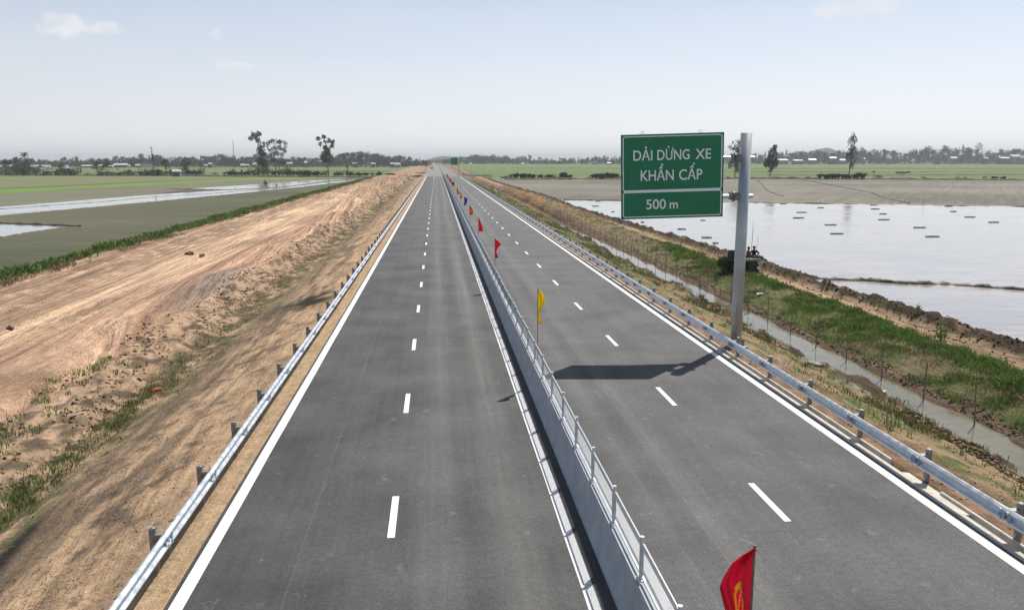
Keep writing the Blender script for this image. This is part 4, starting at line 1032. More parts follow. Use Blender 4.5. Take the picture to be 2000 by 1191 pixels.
# ------------------------------------------------------------------ rice seedling bundles in the paddy
def sz(px_, py_, sc, x0, y0): return (x0+px_/sc, y0+py_/sc)
SB = [(*sz(a, b, 3.97, 1500, 240), w_/3.97) for a, b, w_ in ((118,625,44),(262,691,74),(235,733,80),(408,655,46),(820,636,42),(830,665,60),(893,703,52),(900,747,80),(502,787,55),(453,787,24),(533,855,90),(1175,808,80),(1275,877,94),(1402,644,56),(1436,684,42),(1566,727,70),(1751,767,66))]
SB += [(*sz(a, b, 4.9625, 1150, 240), w_/4.9625) for a, b, w_ in ((90,757,50),(65,803,65),(235,858,26),(520,957,32),(900,1025,76),(1108,940,44),(1145,1106,92),(1228,1160,50))]
SB.sort()
tray = noisy('seedling_mat', (.035,.04,.02), (.07,.08,.03), 6, 4, .9)
for i, (px_, py_, wp) in enumerate(SB):
    x, y = gp(px_, py_, ZR+.1); wd = wp*math.hypot(x, y)/FPX
    q = MB(); n = max(3, int(wd/.3)); rnd = random.Random(i)
    for j in range(n): q.box(((j+.5)/n*wd-wd/2, rnd.uniform(-.05,.05), .0), (wd/n*.98, .36, .09), rz=rnd.uniform(-.1,.1))
    root = tag(empty('seedling_bundle', (x, y, ZR)), 'low dark green rice seedling bundle on the flooded paddy, %s counted from the left' % ORD[i], 'seedlings', 'rice seedling bundles lying on the flooded paddy')
    q.build('root_mat', tray, root)
    m = int(wd*55); P = np.c_[RNG.uniform(-wd/2, wd/2, m), RNG.uniform(-.2, .2, m), np.full(m, .03)]
    v, f, c = blades(P, np.full(m, .11), .03, 3, GREEN*.9, .5, .03)
    link('seedlings', np_mesh('seedlings', v, f, MAT['blade'], c), root)
# thin canes standing in the water
for i, (px_, py_, h_, lab) in enumerate(((1803,403,1.9,'thin bare cane standing in the far water of the right paddy'),(1468,482,2.6,'thin bare cane in the water just right of the sign pole'))):
    x, y = gp(px_, py_, ZR); q = MB(); q.tube([(x,y,ZR-.2),(x+.05,y,ZR+h_*.5),(x+.02,y,ZR+h_)], [.03,.025,.012], 5); tag(q.build('cane', MAT['bamboo']), lab, 'cane')
# ------------------------------------------------------------------ trees
def leaf_cloud(lobes, n, size, cols, droop=0.0, shell=.45, aspect=.55):
    """lobes: (x,y,z, rx,ry,rz); leaf clumps as small quads spread through the volumes"""
    lb = np.array(lobes, float); wgt = (lb[:,3]*lb[:,4]*lb[:,5])**.75; wgt /= wgt.sum()
    li = RNG.choice(len(lb), n, p=wgt)
    d = RNG.normal(size=(n, 3)); d /= np.linalg.norm(d, axis=1)[:, None]
    r = (shell+(1-shell)*RNG.uniform(0, 1, n)**.6)*RNG.uniform(.6, 1.3, n)+np.abs(RNG.normal(0, .14, n))
    P = lb[li, :3]+d*r[:, None]*lb[li, 3:]
    keep = fbm(P[:,0]*.9/size*.35+5, (P[:,2]+P[:,1]*.6)*.9/size*.35, 301, 2) > .33
    P = P[keep]; li = li[keep]; n = len(P)
    a = RNG.normal(size=(n, 3)); a[:, 2] -= droop*2; a /= np.linalg.norm(a, axis=1)[:, None]
    b = np.cross(a, RNG.normal(size=(n, 3))); b /= np.linalg.norm(b, axis=1)[:, None]
    s = size*RNG.uniform(.5, 1.3, n)[:, None]
    V = np.stack([P-a*s*.5, P+b*s*aspect*.5, P+a*s*.5, P-b*s*aspect*.5], 1).reshape(-1, 3)
    F = np.arange(n*4).reshape(-1, 4)
    lc = RNG.uniform(.7, 1.3, len(lb)); c = cols[RNG.integers(0, len(cols), n)]*(lc[li]*RNG.uniform(.7, 1.3, n))[:, None]
    return V, F, np.repeat(c, 4, 0)
TREEC = np.array([(.045,.075,.028),(.06,.095,.035),(.035,.06,.025),(.075,.10,.04)])
GREYC = np.array([(.07,.085,.05),(.09,.10,.06),(.055,.07,.04)])
FARC = np.array([(.05,.08,.04),(.065,.095,.045),(.04,.065,.035)])
def trunk_mb(base, top, r, limbs, wob=.0):
    q = MB(); b = Vector(base); t = Vector(top); pts = []
    for i in range(6):
        u = i/5; pts.append(b.lerp(t, u)+Vector((math.sin(u*4)*wob, math.cos(u*3)*wob*.6, 0)))
    q.tube(pts, [r*(1-.65*i/5) for i in range(6)], 7)
    for l in limbs:
        l = Vector(l); u = random.uniform(.45, .85); s = b.lerp(t, u); m = s.lerp(l, .5)+Vector((0, 0, .06*(l-s).length))
        q.tube([s, m, l], [r*.45, r*.3, r*.12], 5)
    return q
def make_tree(name, lobes, base, top, r, n, size, cols, lab, cat, loc, group=None, droop=0, wob=.1, limbs=True):
    root = tag(empty(name, loc), lab, cat, group)
    V, F, c = leaf_cloud(lobes, n, size, cols, droop)
    trunk_mb(base, top, r, [l[:3] for l in lobes] if limbs else [], wob).build('trunk', MAT['bark'], root, True)
    link('crown', np_mesh('crown', V, F, MAT['leaf'], c), root)
    return root
# the trees that stand out singly; lobes read off in photo pixels and turned into metres at the tree's own distance
def photo_tree(name, px, base_py, z, lobes, sc, x0, y0, n, size, cols, lab, cat='tree', Y=None, **kw):
    if Y is None: X, Y = gp(px, base_py, z)
    else:
        v = pix_ray(px, base_py); X = v.x/v.y*Y
    zb = gz(X, Y) if abs(X) < 30 or Y > 430 else z
    mpp = math.hypot(X, Y)/FPX/sc
    zref = CAM_H+(pix_ray(px, base_py).z/pix_ray(px, base_py).y)*Y
    lb = [((cx_-(px-x0)*sc)*mpp, random.uniform(-.5, .5)*rx*mpp, ((base_py-y0)*sc-cy_)*mpp+(zref-zb)*0, rx*mpp*1.05, rx*mpp, ry*mpp*1.05) for cx_, cy_, rx, ry in lobes]
    top = max(lb, key=lambda q: q[2])
    return make_tree(name, lb, (0,0,-.3), (top[0]*.55, 0, top[2]*.9), .012*top[2]+.06, n, size, cols, lab, cat, (X, Y, zb), **kw)
photo_tree('eucalyptus_tree', 514, 342, ZL, [(255,140,35,40),(200,180,35,45),(125,215,30,30),(165,160,28,38),(235,260,32,50),(250,340,40,50),(310,310,30,42),(270,420,50,50),(300,480,60,50),(260,560,60,60),(310,600,60,60)], 8.333, 480, 250, 4200, .85, TREEC, 'tall dark forked tree, leftmost of the two tall trees standing together on the left dike', droop=.3)
photo_tree('eucalyptus_tree', 539, 342, ZL, [(400,290,32,38),(465,255,45,30),(570,265,55,30),(655,300,26,45),(425,360,38,45),(500,340,38,40),(590,350,45,45),(640,410,30,45),(440,450,36,40),(520,430,36,36),(600,470,45,40),(480,530,50,40),(610,560,55,40)], 8.333, 480, 250, 2600, .8, GREYC, 'tall rounded wispy grey-green tree right beside the dark forked tree', droop=.6)
photo_tree('eucalyptus_tree', 642, 345, ZL, [(1215,205,30,28),(1300,180,32,26),(1250,290,30,35),(1370,230,36,28),(1430,260,34,35),(1330,260,36,40),(1310,340,42,40),(1355,390,36,40),(1420,320,26,28),(1310,440,50,40),(1370,480,60,50),(1290,490,50,50),(1350,540,70,35)], 8.333, 480, 250, 3600, .8, TREEC, 'tall tree with bare lower trunk and open branching crown, nearest the road on the left', droop=.3)
photo_tree('eucalyptus_tree', 1435, 347.5, ZR, [(1410,220,40,22),(1465,225,26,36),(1385,260,40,26),(1450,300,40,45),(1400,390,32,50),(1445,380,36,60),(1358,420,16,28),(1430,450,26,36)], 4.9625, 1150, 240, 2400, .75, GREYC, 'drooping tree partly hidden behind the sign arms and pole', droop=.9)
photo_tree('eucalyptus_tree', 1503.5, 347, ZR, [(1782,258,20,25),(1772,310,36,38),(1765,370,50,42),(1725,410,28,32),(1790,410,30,38),(1755,450,24,28)], 4.9625, 1150, 240, 2600, .75, TREEC, 'dark conical drooping tree just right of the sign pole', droop=.9)
photo_tree('casuarina_tree', 1658, 347, ZR, [(635,130,14,20),(622,170,20,25),(652,165,17,25),(628,220,26,28),(650,235,22,30),(618,280,22,28),(652,300,20,30),(640,340,16,20)], 3.97, 1500, 240, 1700, .7, GREYC, 'tall slender wispy tree rising from the right dike, tallest on the right', droop=.5)
photo_tree('casuarina_tree', 301, 343, ZL, [(455,112,7,12),(470,140,16,18),(462,175,12,16),(470,210,14,22),(480,270,18,40),(470,330,14,30)], 7.69, 240, 280, 700, .6, TREEC, 'slim pole-like tree with a small tuft on top, left dike', droop=.2)
# variants for copying
def lobes_round(h, w, n, zlow=.35):
    out = []
    for i in range(n):
        a = random.uniform(0, 6.28); rr = random.uniform(0, .32)*w; zz = random.uniform(zlow, .86)*h; k = 1-.5*abs(zz/h-.6)
        s = random.uniform(.16, .27)*w*k
        out.append((math.cos(a)*rr, math.sin(a)*rr, zz, s, s, s*random.uniform(.6, .95)))
    return out
def proto(kind, seed, n=520, size=.9, cols=FARC):
    random.seed(seed); h = 10
    if kind == 'round': lb = lobes_round(h, 10, 13)
    elif kind == 'tall': lb = [(random.uniform(-.9,.9), random.uniform(-.9,.9), z, random.uniform(.8,1.7), random.uniform(.8,1.7), 1.1) for z in np.linspace(3, 9.4, 10)]
    elif kind == 'cone': lb = [(random.uniform(-.2,.2), random.uniform(-.2,.2), z, 1.5*(1-z/11)+.25, 1.5*(1-z/11)+.25, 1.0) for z in np.linspace(1.5, 9.5, 9)]
    elif kind == 'flat': lb = [(random.uniform(-4.2,4.2), random.uniform(-3,3), random.uniform(6.2,8.4), 1.9, 1.9, .9) for _ in range(11)]
    elif kind == 'bush': lb = [(random.uniform(-3.8,3.8), random.uniform(-2.5,2.5), random.uniform(2,6.5), 2.4, 2.2, 2.3) for _ in range(8)]
    elif kind == 'gap': lb = lobes_round(h, 9, 7, .5)
    V, F, c = leaf_cloud(lb, n, size, cols, 0)
    return (trunk_mb((0,0,-.5), (random.uniform(-.3,.3), 0, 7.5), .24, [l[:3] for l in lb[:5]]), V, F, c)
TM = {}
for kind, cnt in (('round',5),('tall',3),('cone',1),('flat',2),('gap',3),('bush',3)):
    for s in range(cnt):
        q, V, F, c = proto(kind, 50+s*7+len(kind))
        tm = bpy.data.meshes.new('trunk'); tm.from_pydata(q.v, [], q.f); tm.materials.append(MAT['bark'])
        TM[(kind, s)] = (tm, np_mesh('crown', V, F, MAT['leaf'], c), cnt)
def palm_meshes(seed, h=10, nf=17, fl=3.4):
    random.seed(seed); q = MB(); q.tube([(0,0,-.3),(.15,0,h*.4),(.1,0,h*.8),(0,0,h)], [.26,.2,.17,.14], 7)
    V = []; F = []; c = []
    for i in range(nf):
        a = i/nf*6.28+random.uniform(-.2,.2); el = random.uniform(-.15, 1.1); p = Vector((0,0,h)); d = Vector((math.cos(a)*math.cos(el), math.sin(a)*math.cos(el), math.sin(el)))
        n = 7; prev = None
        for j in range(n+1):
            u = j/n; s = Vector((-math.sin(a), math.cos(a), 0)); w = .45*math.sin(math.pi*min(1, u*.85+.12))
            l_, r_ = p+s*w-Vector((0,0,w*.8)), p-s*w-Vector((0,0,w*.8)); b = len(V); V += [l_, p.copy(), r_]; c += [TREEC[i % 4]*random.uniform(.8, 1.3)]*3
            if j: F += [(b-3, b-2, b+1, b), (b-2, b-1, b+2, b+1)]
            p = p+d*(fl/n); d = (d-Vector((0,0,.26))).normalized()
    tm = bpy.data.meshes.new('trunk'); tm.from_pydata(q.v, [], q.f); tm.materials.append(MAT['bark'])
    return tm, np_mesh('crown', np.array([tuple(v) for v in V]), F, MAT['leaf'], np.array(c))
def banana_meshes(seed):
    random.seed(seed); q = MB(); V = []; F = []; c = []
    for k in range(5):
        bx_, by_ = random.uniform(-3.4,3.4), random.uniform(-1.2,1.2); h = random.uniform(.9, 2.2)
        q.tube([(bx_,by_,-.3),(bx_,by_,h)], [.3,.2], 6)
        for i in range(16):
            a = random.uniform(0, 6.28); d = Vector((math.cos(a)*random.uniform(.2,.9), math.sin(a)*random.uniform(.2,.9), 1)).normalized(); p = Vector((bx_,by_,h*random.uniform(.25,.95))); col = TREEC[random.randrange(4)]*random.uniform(1.0,1.8)
            L_ = random.uniform(3.0, 4.6); n = 6
            for j in range(n+1):
                u = j/n; s = Vector((-math.sin(a), math.cos(a), 0)); w = .62*math.sin(math.pi*min(1, u*.8+.15)); b = len(V)
                V += [p+s*w, p-s*w]; c += [col]*2
                if j: F.append((b-2, b-1, b+1, b))
                p = p+d*(L_/n); d = (d+Vector((math.cos(a)*.16, math.sin(a)*.16, -.13))).normalized()
    tm = bpy.data.meshes.new('trunk'); tm.from_pydata(q.v, [], q.f); tm.materials.append(MAT['bark'])
    return tm, np_mesh('crown', np.array([tuple(v) for v in V]), F, MAT['leaf'], np.array(c))
PM = [palm_meshes(s) for s in (1, 2)]; BM_ = [banana_meshes(s) for s in (3, 4, 5)]
def put_tree(kind, X, Y, z, h, wk, name, lab, cat, group, rz=None):
    if kind == 'palm': tm, cm = PM[random.randrange(2)]; hh = 12.3
    elif kind == 'banana': tm, cm = BM_[random.randrange(3)]; hh = 5.6
    else:
        tm, cm, _ = TM[(kind, random.randrange(TM[(kind, 0)][2]))]; hh = 10 if kind != 'bush' else 8.6
    r = tag(empty(name, (X, Y, z)), lab, cat, group)
    s = h/hh; r.scale = (s*wk, s*wk, s); r.rotation_euler = (0, 0, random.uniform(0, 6.28) if rz is None else rz)
    link('trunk', tm, r); link('crown', cm, r)
    return r
# rows along the two dikes
def pix_h(py_top, X, Y, z): return CAM_H+(313-py_top)/FPX*math.hypot(X, Y)*1.0-z
LROW = [(4,322,'bush'),(12,311,'gap'),(25,309,'cone'),(31,307,'cone'),(38,316,'bush'),(47,296,'palm'),(54,311,'round'),(62,325,'round'),(72,322,'bush'),(88,329,'banana'),(104,329,'banana'),(113,317,'round'),(124,323,'banana'),(133,334,'bush'),(145,326,'tall'),(151,325,'tall'),(166,334,'bush'),(188,312,'round'),(196,333,'bush'),(206,312,'gap'),(213,331,'bush'),(219,333,'bush'),(228,326,'palm'),(238,333,'bush'),(249,327,'round'),(259,331,'bush'),(270,330,'bush'),(280,331,'banana'),(290,330,'bush'),(306,327,'banana'),(313,331,'bush'),(321,309,'gap'),(328,330,'bush'),(338,330,'banana'),(352,325,'round'),(361,307,'round'),(374,328,'banana'),(385,332,'bush'),(417,334,'bush'),(442,331,'banana'),(455,331,'banana'),(467,332,'banana'),(482,331,'banana'),(492,326,'bush'),(502,323,'round'),(522,324,'bush'),(533,330,'banana'),(550,327,'bush'),(562,329,'banana'),(576,330,'banana')]
LROW2 = [(590,328,'banana'),(604,330,'banana'),(617,331,'banana'),(628,334,'bush'),(655,333,'banana'),(664,335,'bush'),(677,321,'cone'),(684,333,'banana'),(697,334,'banana'),(712,334,'banana'),(727,335,'bush'),(741,333,'banana')]
KW = {'bush':'leafy bush','gap':'open-crowned tree','cone':'narrow conical tree','palm':'palm tree','round':'round-crowned tree','banana':'banana clump','tall':'tall slim tree'}
NM = {'bush':'bush','gap':'broadleaf_tree','cone':'conifer_tree','palm':'palm_tree','round':'broadleaf_tree','banana':'banana_plant','tall':'broadleaf_tree'}
CT = {'bush':'bush','gap':'tree','cone':'tree','palm':'palm tree','round':'tree','banana':'banana plant','tall':'tree'}
random.seed(5)
def row(lst, basepy, z, place_txt, group, off=2.0, dz=.35):
    cnt = {}
    for px_, top, kind in lst:
        bp_ = basepy(px_); X, Y = gp(px_, bp_, z); Y += random.uniform(0, 3)+off
        h = max(1.4, pix_h(top, X, Y, z)-dz); i = cnt.get(kind, 0); cnt[kind] = i+1
        wk = {'banana':1.15,'bush':1.9,'gap':.95,'round':.95,'cone':.9,'tall':1.0,'palm':.75}[kind]
        if kind == 'banana': h *= 1.12
        put_tree(kind, X, Y, z+dz, h, wk, NM[kind], '%s %s, %s such from the left' % (KW[kind], place_txt, ORD[i]), CT[kind], group)
row(LROW, lambda p: 342+p*.004, ZL, 'on the left dike', 'trees and bushes along the left dike')
row(LROW2, lambda p: 345.5, ZL, 'near the right end of the left dike', 'trees and bushes at the right end of the left dike')
RROW = [(989,343,'bush'),(1005,335,'banana'),(1028,338,'banana'),(1037,337,'banana'),(1055,337,'banana'),(1073,336,'banana'),(1080,339,'bush'),(1097,337,'banana'),(1113,340,'banana'),(1160,339,'banana'),(1170,337,'banana'),(1183,337,'banana'),(1196,338,'banana'),(1551,342,'bush'),(1580,342,'bush'),(1608,336,'banana'),(1622,337,'banana'),(1634,335,'banana'),(1646,336,'banana'),(1663,337,'banana'),(1674,336,'bush'),(1684,334,'banana'),(1708,330,'palm'),(1720,338,'bush'),(1764,330,'flat'),(1806,341,'bush'),(1875,340,'bush'),(1887,341,'bush'),(1924,339,'bush'),(1948,338,'banana'),(1962,337,'banana'),(1423,344,'bush'),(1520,345,'bush')]
RROW.sort(); KW['flat'] = 'flat-topped small tree'; NM['flat'] = 'broadleaf_tree'; CT['flat'] = 'tree'
_row = row
def row2():
    cnt = {}
    for px_, top, kind in RROW:
        X, Y = gp(px_, 349.8+(px_-985)*.002, ZR); h = max(1.2, pix_h(top, X, Y, ZR)-.3); i = cnt.get(kind, 0); cnt[kind] = i+1
        if kind == 'banana': h *= 1.15
        h *= random.uniform(.8, 1.3) if kind == 'banana' else 1
        put_tree(kind, X, Y+random.uniform(0, 2), ZR+.35, h, {'palm':1.0,'bush':1.7}.get(kind, 1.25), NM[kind], '%s on the dike across the right fields, %s such from the left' % (KW[kind], ORD[i]), CT[kind], 'trees and bushes along the right dike')
row2()
# the village tree belts
PL = [(-260,308),(0,314),(25,309),(50,307),(75,314),(90,309),(105,314),(135,308),(170,310),(215,309),(245,307),(270,304),(320,306),(345,310),(365,307),(395,304),(430,302),(460,306),(500,305),(560,306),(590,307),(625,308),(665,303),(690,298),(717,297),(735,301),(755,304),(775,305),(800,308),(825,311)]
PR = [(868,310),(885,307),(905,306),(920,302),(948,300),(967,303),(988,304),(1000,309),(1020,304),(1045,307),(1065,308),(1090,309),(1150,306),(1185,306),(1230,305),(1400,302),(1470,300),(1520,299),(1545,296),(1572,293),(1590,298),(1620,297),(1640,296),(1682,293),(1700,293),(1720,296),(1760,299),(1775,296),(1800,292),(1850,292),(1870,292),(1880,289),(1910,296),(1950,296),(1965,292),(1985,292),(2000,296),(2260,294)]
def belt(prof, x0, x1, step, Ya, Yb, lab, group, low=0.0):
    xs_ = np.array([p[0] for p in prof]); ys_ = np.array([p[1] for p in prof]); px_ = x0; i = 0
    while px_ < x1:
        Y = random.uniform(Ya, Yb); v = pix_ray(px_, 313); X = v.x/v.y*Y; zb = gz(X, Y)
        top = float(np.interp(px_, xs_, ys_))+random.uniform(-1.6, 4.5)+low
        h = max(5, (CAM_H+(313-top)/FPX*math.hypot(X, Y)-zb)*1.04)
        kind = random.choice(['round','round','round','gap','gap','tall','tall','flat','cone'] if random.random() < .85 else ['palm'])
        wk = {'round':.95,'gap':.9,'tall':1.25,'flat':.8,'cone':.9,'palm':.6}[kind]
        put_tree(kind, X, Y, zb, h, wk*random.uniform(.85, 1.2)*(14/max(h, 14))**.35, 'palm_tree' if kind == 'palm' else 'broadleaf_tree', lab, 'tree', group)
        px_ += step*random.uniform(.6, 1.4); i += 1
random.seed(9)
belt(PL, -20, 832, 6.4, 960, 1120, 'hazy blue-green tree in the village belt on the left skyline', 'trees of the left village belt')
belt(PR, 868, 2030, 7.4, 1430, 1620, 'hazy blue-green tree in the village belt on the right skyline', 'trees of the right village belt')
def mass(name, prof, x0, x1, Y, lab, frac, n, size, seed):
    rnd = random.Random(seed); lb = []
    xs_ = [p[0] for p in prof]; ys_ = [p[1] for p in prof]; px_ = x0
    while px_ < x1:
        YY_ = Y+rnd.uniform(-25, 60); v = pix_ray(px_, 313); X = v.x/v.y*YY_; zb = gz(X, YY_)
        h = ((CAM_H+(313-np.interp(px_, xs_, ys_))/FPX*YY_)-zb)*frac*rnd.uniform(.7, 1.1); r = rnd.uniform(4, 8)
        lb.append((X, YY_, zb+h*.5, r, r, h*.5)); px_ += 4.5
    V, F, c = leaf_cloud(lb, n, size, FARC*.9, 0, .3)
    tag(link(name, np_mesh(name, V, F, MAT['leaf'], c)), lab, kind='stuff')
mass('far_thicket', PL, -60, 835, 1010, 'low scrub filling the left village belt', .78, 30000, 2.2, 1)
mass('far_thicket', PR, 866, 2060, 1530, 'low scrub filling the right village belt', .80, 44000, 3.0, 2)
PM_ = [(780,311),(838,313),(850,312),(862,311),(880,310)]
mass('far_thicket', PM_, 826, 880, 2300, 'very hazy scrub at the far end of the road', .8, 2500, 5, 3)
def dike_scrub(spans, basepy, z, lab, hm, seed):
    rnd = random.Random(seed); lb = []
    for p0, p1, tp in spans:
        p = p0
        while p < p1:
            if rnd.random() < .3: p += rnd.uniform(3, 8)
            X, Y = gp(p, basepy, z); h = (basepy-tp)/FPX*math.hypot(X, Y)*rnd.uniform(.3, 1.1)*hm; lb.append((X, Y+rnd.uniform(-1,5), z+.3+h*.45, rnd.uniform(.9,2.0), 1.6, h*.5)); p += rnd.uniform(2.2, 4.2)
    V, F, c = leaf_cloud(lb, len(lb)*95, .75, TREEC, 0, .2); tag(link('dike_scrub', np_mesh('dike_scrub', V, F, MAT['leaf'], c)), lab, kind='stuff')
dike_scrub([(0,70,327),(85,152,332),(185,275,334),(276,330,332),(332,395,329),(440,500,333),(495,570,326),(570,640,332),(650,720,336)], 343.5, ZL, 'tangled dark scrub along the left dike', 1.0, 4)
dike_scrub([(985,1010,344),(1020,1112,343),(1155,1215,343),(1420,1445,344)], 349, ZR, 'low scrub between the banana clumps on the right dike', .55, 5)
photo_tree('conifer_tree', 832.5, 322, 0, [(215,180,6,12),(215,205,8,14),(215,235,9,16)], 6.617, 800, 280, 260, 1.2, TREEC, 'dark narrow cypress-like tree beside the far end of the road', Y=860)
photo_tree('broadleaf_tree', 1909, 316, 0, [(1630,180,24,18),(1612,212,14,12),(1640,215,20,14),(1628,245,16,14)], 3.97, 1500, 240, 600, 1.8, FARC, 'airy-crowned tree standing above the right skyline belt', Y=1400)
photo_tree('broadleaf_tree', 1558, 316, 0, [(283,222,10,14),(283,250,13,20),(283,280,14,18)], 3.97, 1500, 240, 400, 1.6, TREEC, 'dark upright tree among houses, right of the drooping conical tree', Y=1395)
photo_tree('broadleaf_tree', 1682, 316, 0, [(722,195,12,12),(712,215,16,10),(735,225,14,14),(722,255,18,14)], 3.97, 1500, 240, 450, 1.6, FARC, 'loose-crowned tree above the belt just right of the tall slender tree', Y=1400)
photo_tree('broadleaf_tree', 961, 317, 0, [(1065,150,12,10),(1068,175,10,14)], 6.617, 800, 280, 200, 1.5, FARC, 'thin tree poking above the belt right of the road, left of a pale twin', Y=1380)
photo_tree('broadleaf_tree', 967, 317, 0, [(1105,165,14,9),(1100,185,10,10)], 6.617, 800, 280, 200, 1.5, FARC, 'pale thin tree poking above the belt right of the road, right of its twin', Y=1385)

# ------------------------------------------------------------------ houses in the belts
def house(px_, py_, wpx, hpx, Y, roof, wall, lab, kind='gable', tilt=0):
    v = pix_ray(px_, py_); X = v.x/v.y*Y; zr = CAM_H+(313-py_)/FPX*math.hypot(X, Y); w = wpx/FPX*math.hypot(X, Y); zb = gz(X, Y)
    rt = max(zr, zb+3.2); rh = hpx/FPX*math.hypot(X, Y); dp = max(6, w*.7)
    root = tag(empty('village_house', (X, Y, zb)), lab, 'house', 'houses among the village trees')
    root.rotation_euler = (0, 0, tilt)
    q = MB(); hw = rt-zb-rh; q.box((0, 0, hw/2-.2), (w*.92, dp*.9, hw+.4)); wl_ = q.build('wall', MAT[wall], root)
    q = MB(); q.box((-w*.2, -dp*.455, hw*.35), (w*.12, .12, hw*.7)); q.build('door', MAT['wall_dark'], root)
    for s in (.08, .32):
        q = MB(); q.box((w*s, -dp*.455, hw*.55), (w*.12, .12, hw*.28)); q.build('window', MAT['black_paint'], root)
    q = MB()
    if kind == 'gable':
        q.add([(-w/2,-dp/2,hw),(w/2,-dp/2,hw),(w/2,0,rt-zb),(-w/2,0,rt-zb),(-w/2,dp/2,hw),(w/2,dp/2,hw),(-w/2,-dp/2,hw-.15),(w/2,-dp/2,hw-.15),(w/2,dp/2,hw-.15),(-w/2,dp/2,hw-.15)],
              [(0,1,2,3),(3,2,5,4),(6,7,1,0),(7,8,5,2,1),(8,9,4,5),(9,6,0,3,4),(9,8,7,6)])
    elif kind == 'flat':
        q.box((0,0,hw+rh/2), (w, dp, rh))
    root_r = q.build('roof', MAT[roof], root)
    return root
HL = [(7,325,8,3,'small white roof at the very left edge of the left village belt'),(20,324.5,7,3,'small pale roof left of the tall palm on the left dike'),(57,323.5,9,4,'white-roofed house just right of the tall palm on the left dike'),(66,322.5,5,3,'small bright roof, second right of the tall palm'),(79,323,13,2.5,'long grey-roofed shed in the left belt near its left end'),(93,322,8,5,'bluish pale house with sloping roof left of a domed white one'),(126,323.5,12,6,'bright dome-like white roof behind banana plants on the left'),(167,324,12,2.5,'low white shed roof, lower of two stepped sheds'),(175,321.5,14,2.5,'long white roof, upper of two stepped sheds'),(197,321,8,3,'bright white roof left of the dark round tree on the dike'),(217,322.5,7,3,'small cream roof right of the dark round tree on the dike'),(236,319.5,22,3.5,'widest white-roofed house of the left village belt'),(249,321.5,8,3,'small roof at the right end of the widest white house'),(273,320.5,14,3,'white roof just left of the slim tufted pole-like tree'),(402,321,5,2,'tiny pale roof above the green field on the left'),(411,318.5,7,2.5,'thin bright roof high in the left belt'),(474,320.5,7,4,'white house below the distant mast'),(480,321,12,2.5,'bluish low roof beside the white house below the mast'),(498,318.5,7,5,'bright white roof just left of the dark forked tree'),(560,317.8,8,1.8,'thin white roof line right of the wispy tree'),(568,317.5,6,4,'slanting white roof right of the wispy tree'),(597,315.8,6,3.5,'white triangular gable in the middle of the left belt'),(638,318.5,4,4,'small white wall left of the bare-trunked tall tree'),(693,318,9,2.5,'low grey-white roof right of the bare-trunked tall tree'),(729,318.5,8,3,'small white roof in the left belt below its highest trees'),(766,318.5,8,2.5,'dull pale roof left of the last bright roof by the road'),(776,319,12,5,'bright slanting white roof, last house left of the road')]
random.seed(3)
for px_, py_, w_, h_, lab in HL:
    house(px_, py_-h_*.3, w_, h_*.8, random.uniform(935, 965), 'roof', random.choice(['wall','wall_dark','wall_dark']), lab, tilt=random.uniform(-.15,.15))
house(345, 329.5, 14, 3.2, 470, 'roof', 'wall_dark', 'bright white shed roof standing on the left dike itself', tilt=.1)
house(281, 321, 24, 2.0, 480, 'bark_roof', 'wall_dark', 'dark open pavilion with a flat brown roof near the slim tufted tree', 'flat') if False else None
HR = [(919,318.7,6,4,'roof','wall','bright white roof just right of the distant green sign'),(1021,319.5,6,2.5,'roof','wall','tiny white roof in the right belt above the banana rows'),(1163,317,9,5,'roof_blue','wall_dark','bluish-violet house left of the big sign'),(1189,317.5,8,2.5,'roof','wall_dark','slanting white roof next to the left edge of the big sign'),(1527,311.5,20,3,'roof','wall','long white-roofed house just right of the conical drooping tree'),(1558,312.5,18,2.5,'roof','wall_dark','low pale roof below the dark upright tree'),(1586,311,14,3,'roof','wall','white-roofed house midway to the tall slender tree'),(1626,308,13,3,'roof','wall_dark','tall two-storey house with white parapet left of the slender tree'),(1645,311.5,11,3.5,'roof','wall','white-roofed house touching the slender tree on its left'),(1687,309.5,4,2,'roof','wall','tiny white roof right of the slender tree'),(1737,307.5,8,4,'roof','wall','bright white gable alone in the middle of the right belt'),(1862,308,11,3,'roof','wall','white roof left of the dark tall trees at right'),(1925,309,8,2,'roof','wall_dark','thin pale roof below the airy-crowned tree'),(1960,308.5,16,2.5,'roof','wall_dark','low roof left of the big white house at the right edge'),(1981,305,15,4,'roof','wall','big white-roofed house near the right edge of the photo'),(1998,307,18,4.5,'roof_red','wall','reddish-roofed house cut by the right edge of the photo')]
for px_, py_, w_, h_, rf, wl_, lab in HR:
    house(px_, py_-h_*.25, w_, h_*.8, random.uniform(1395, 1425), rf, wl_, lab, tilt=random.uniform(-.12,.12))
X = pix_ray(1832, 300); Y = 1390; X = X.x/X.y*Y
root = tag(empty('tower_house', (X, Y, gz(X, Y))), 'dark blue tower-like house with stepped roofs rising from the right belt', 'house')
q = MB(); q.box((0,0,8), (7,7,16)); q.build('wall', MAT['wall_dark'], root)
for i, (z_, w_) in enumerate(((12.5,10.5),(16,8.5),(19,5.5))):
    q = MB(); q.add([(-w_/2,-w_/2,z_),(w_/2,-w_/2,z_),(w_/2,w_/2,z_),(-w_/2,w_/2,z_),(-w_*.25,-w_*.25,z_+1.8),(w_*.25,-w_*.25,z_+1.8),(w_*.25,w_*.25,z_+1.8),(-w_*.25,w_*.25,z_+1.8)], [(3,2,1,0),(0,1,5,4),(1,2,6,5),(2,3,7,6),(3,0,4,7),(4,5,6,7)]); q.build('roof', MAT['roof_blue'], root)
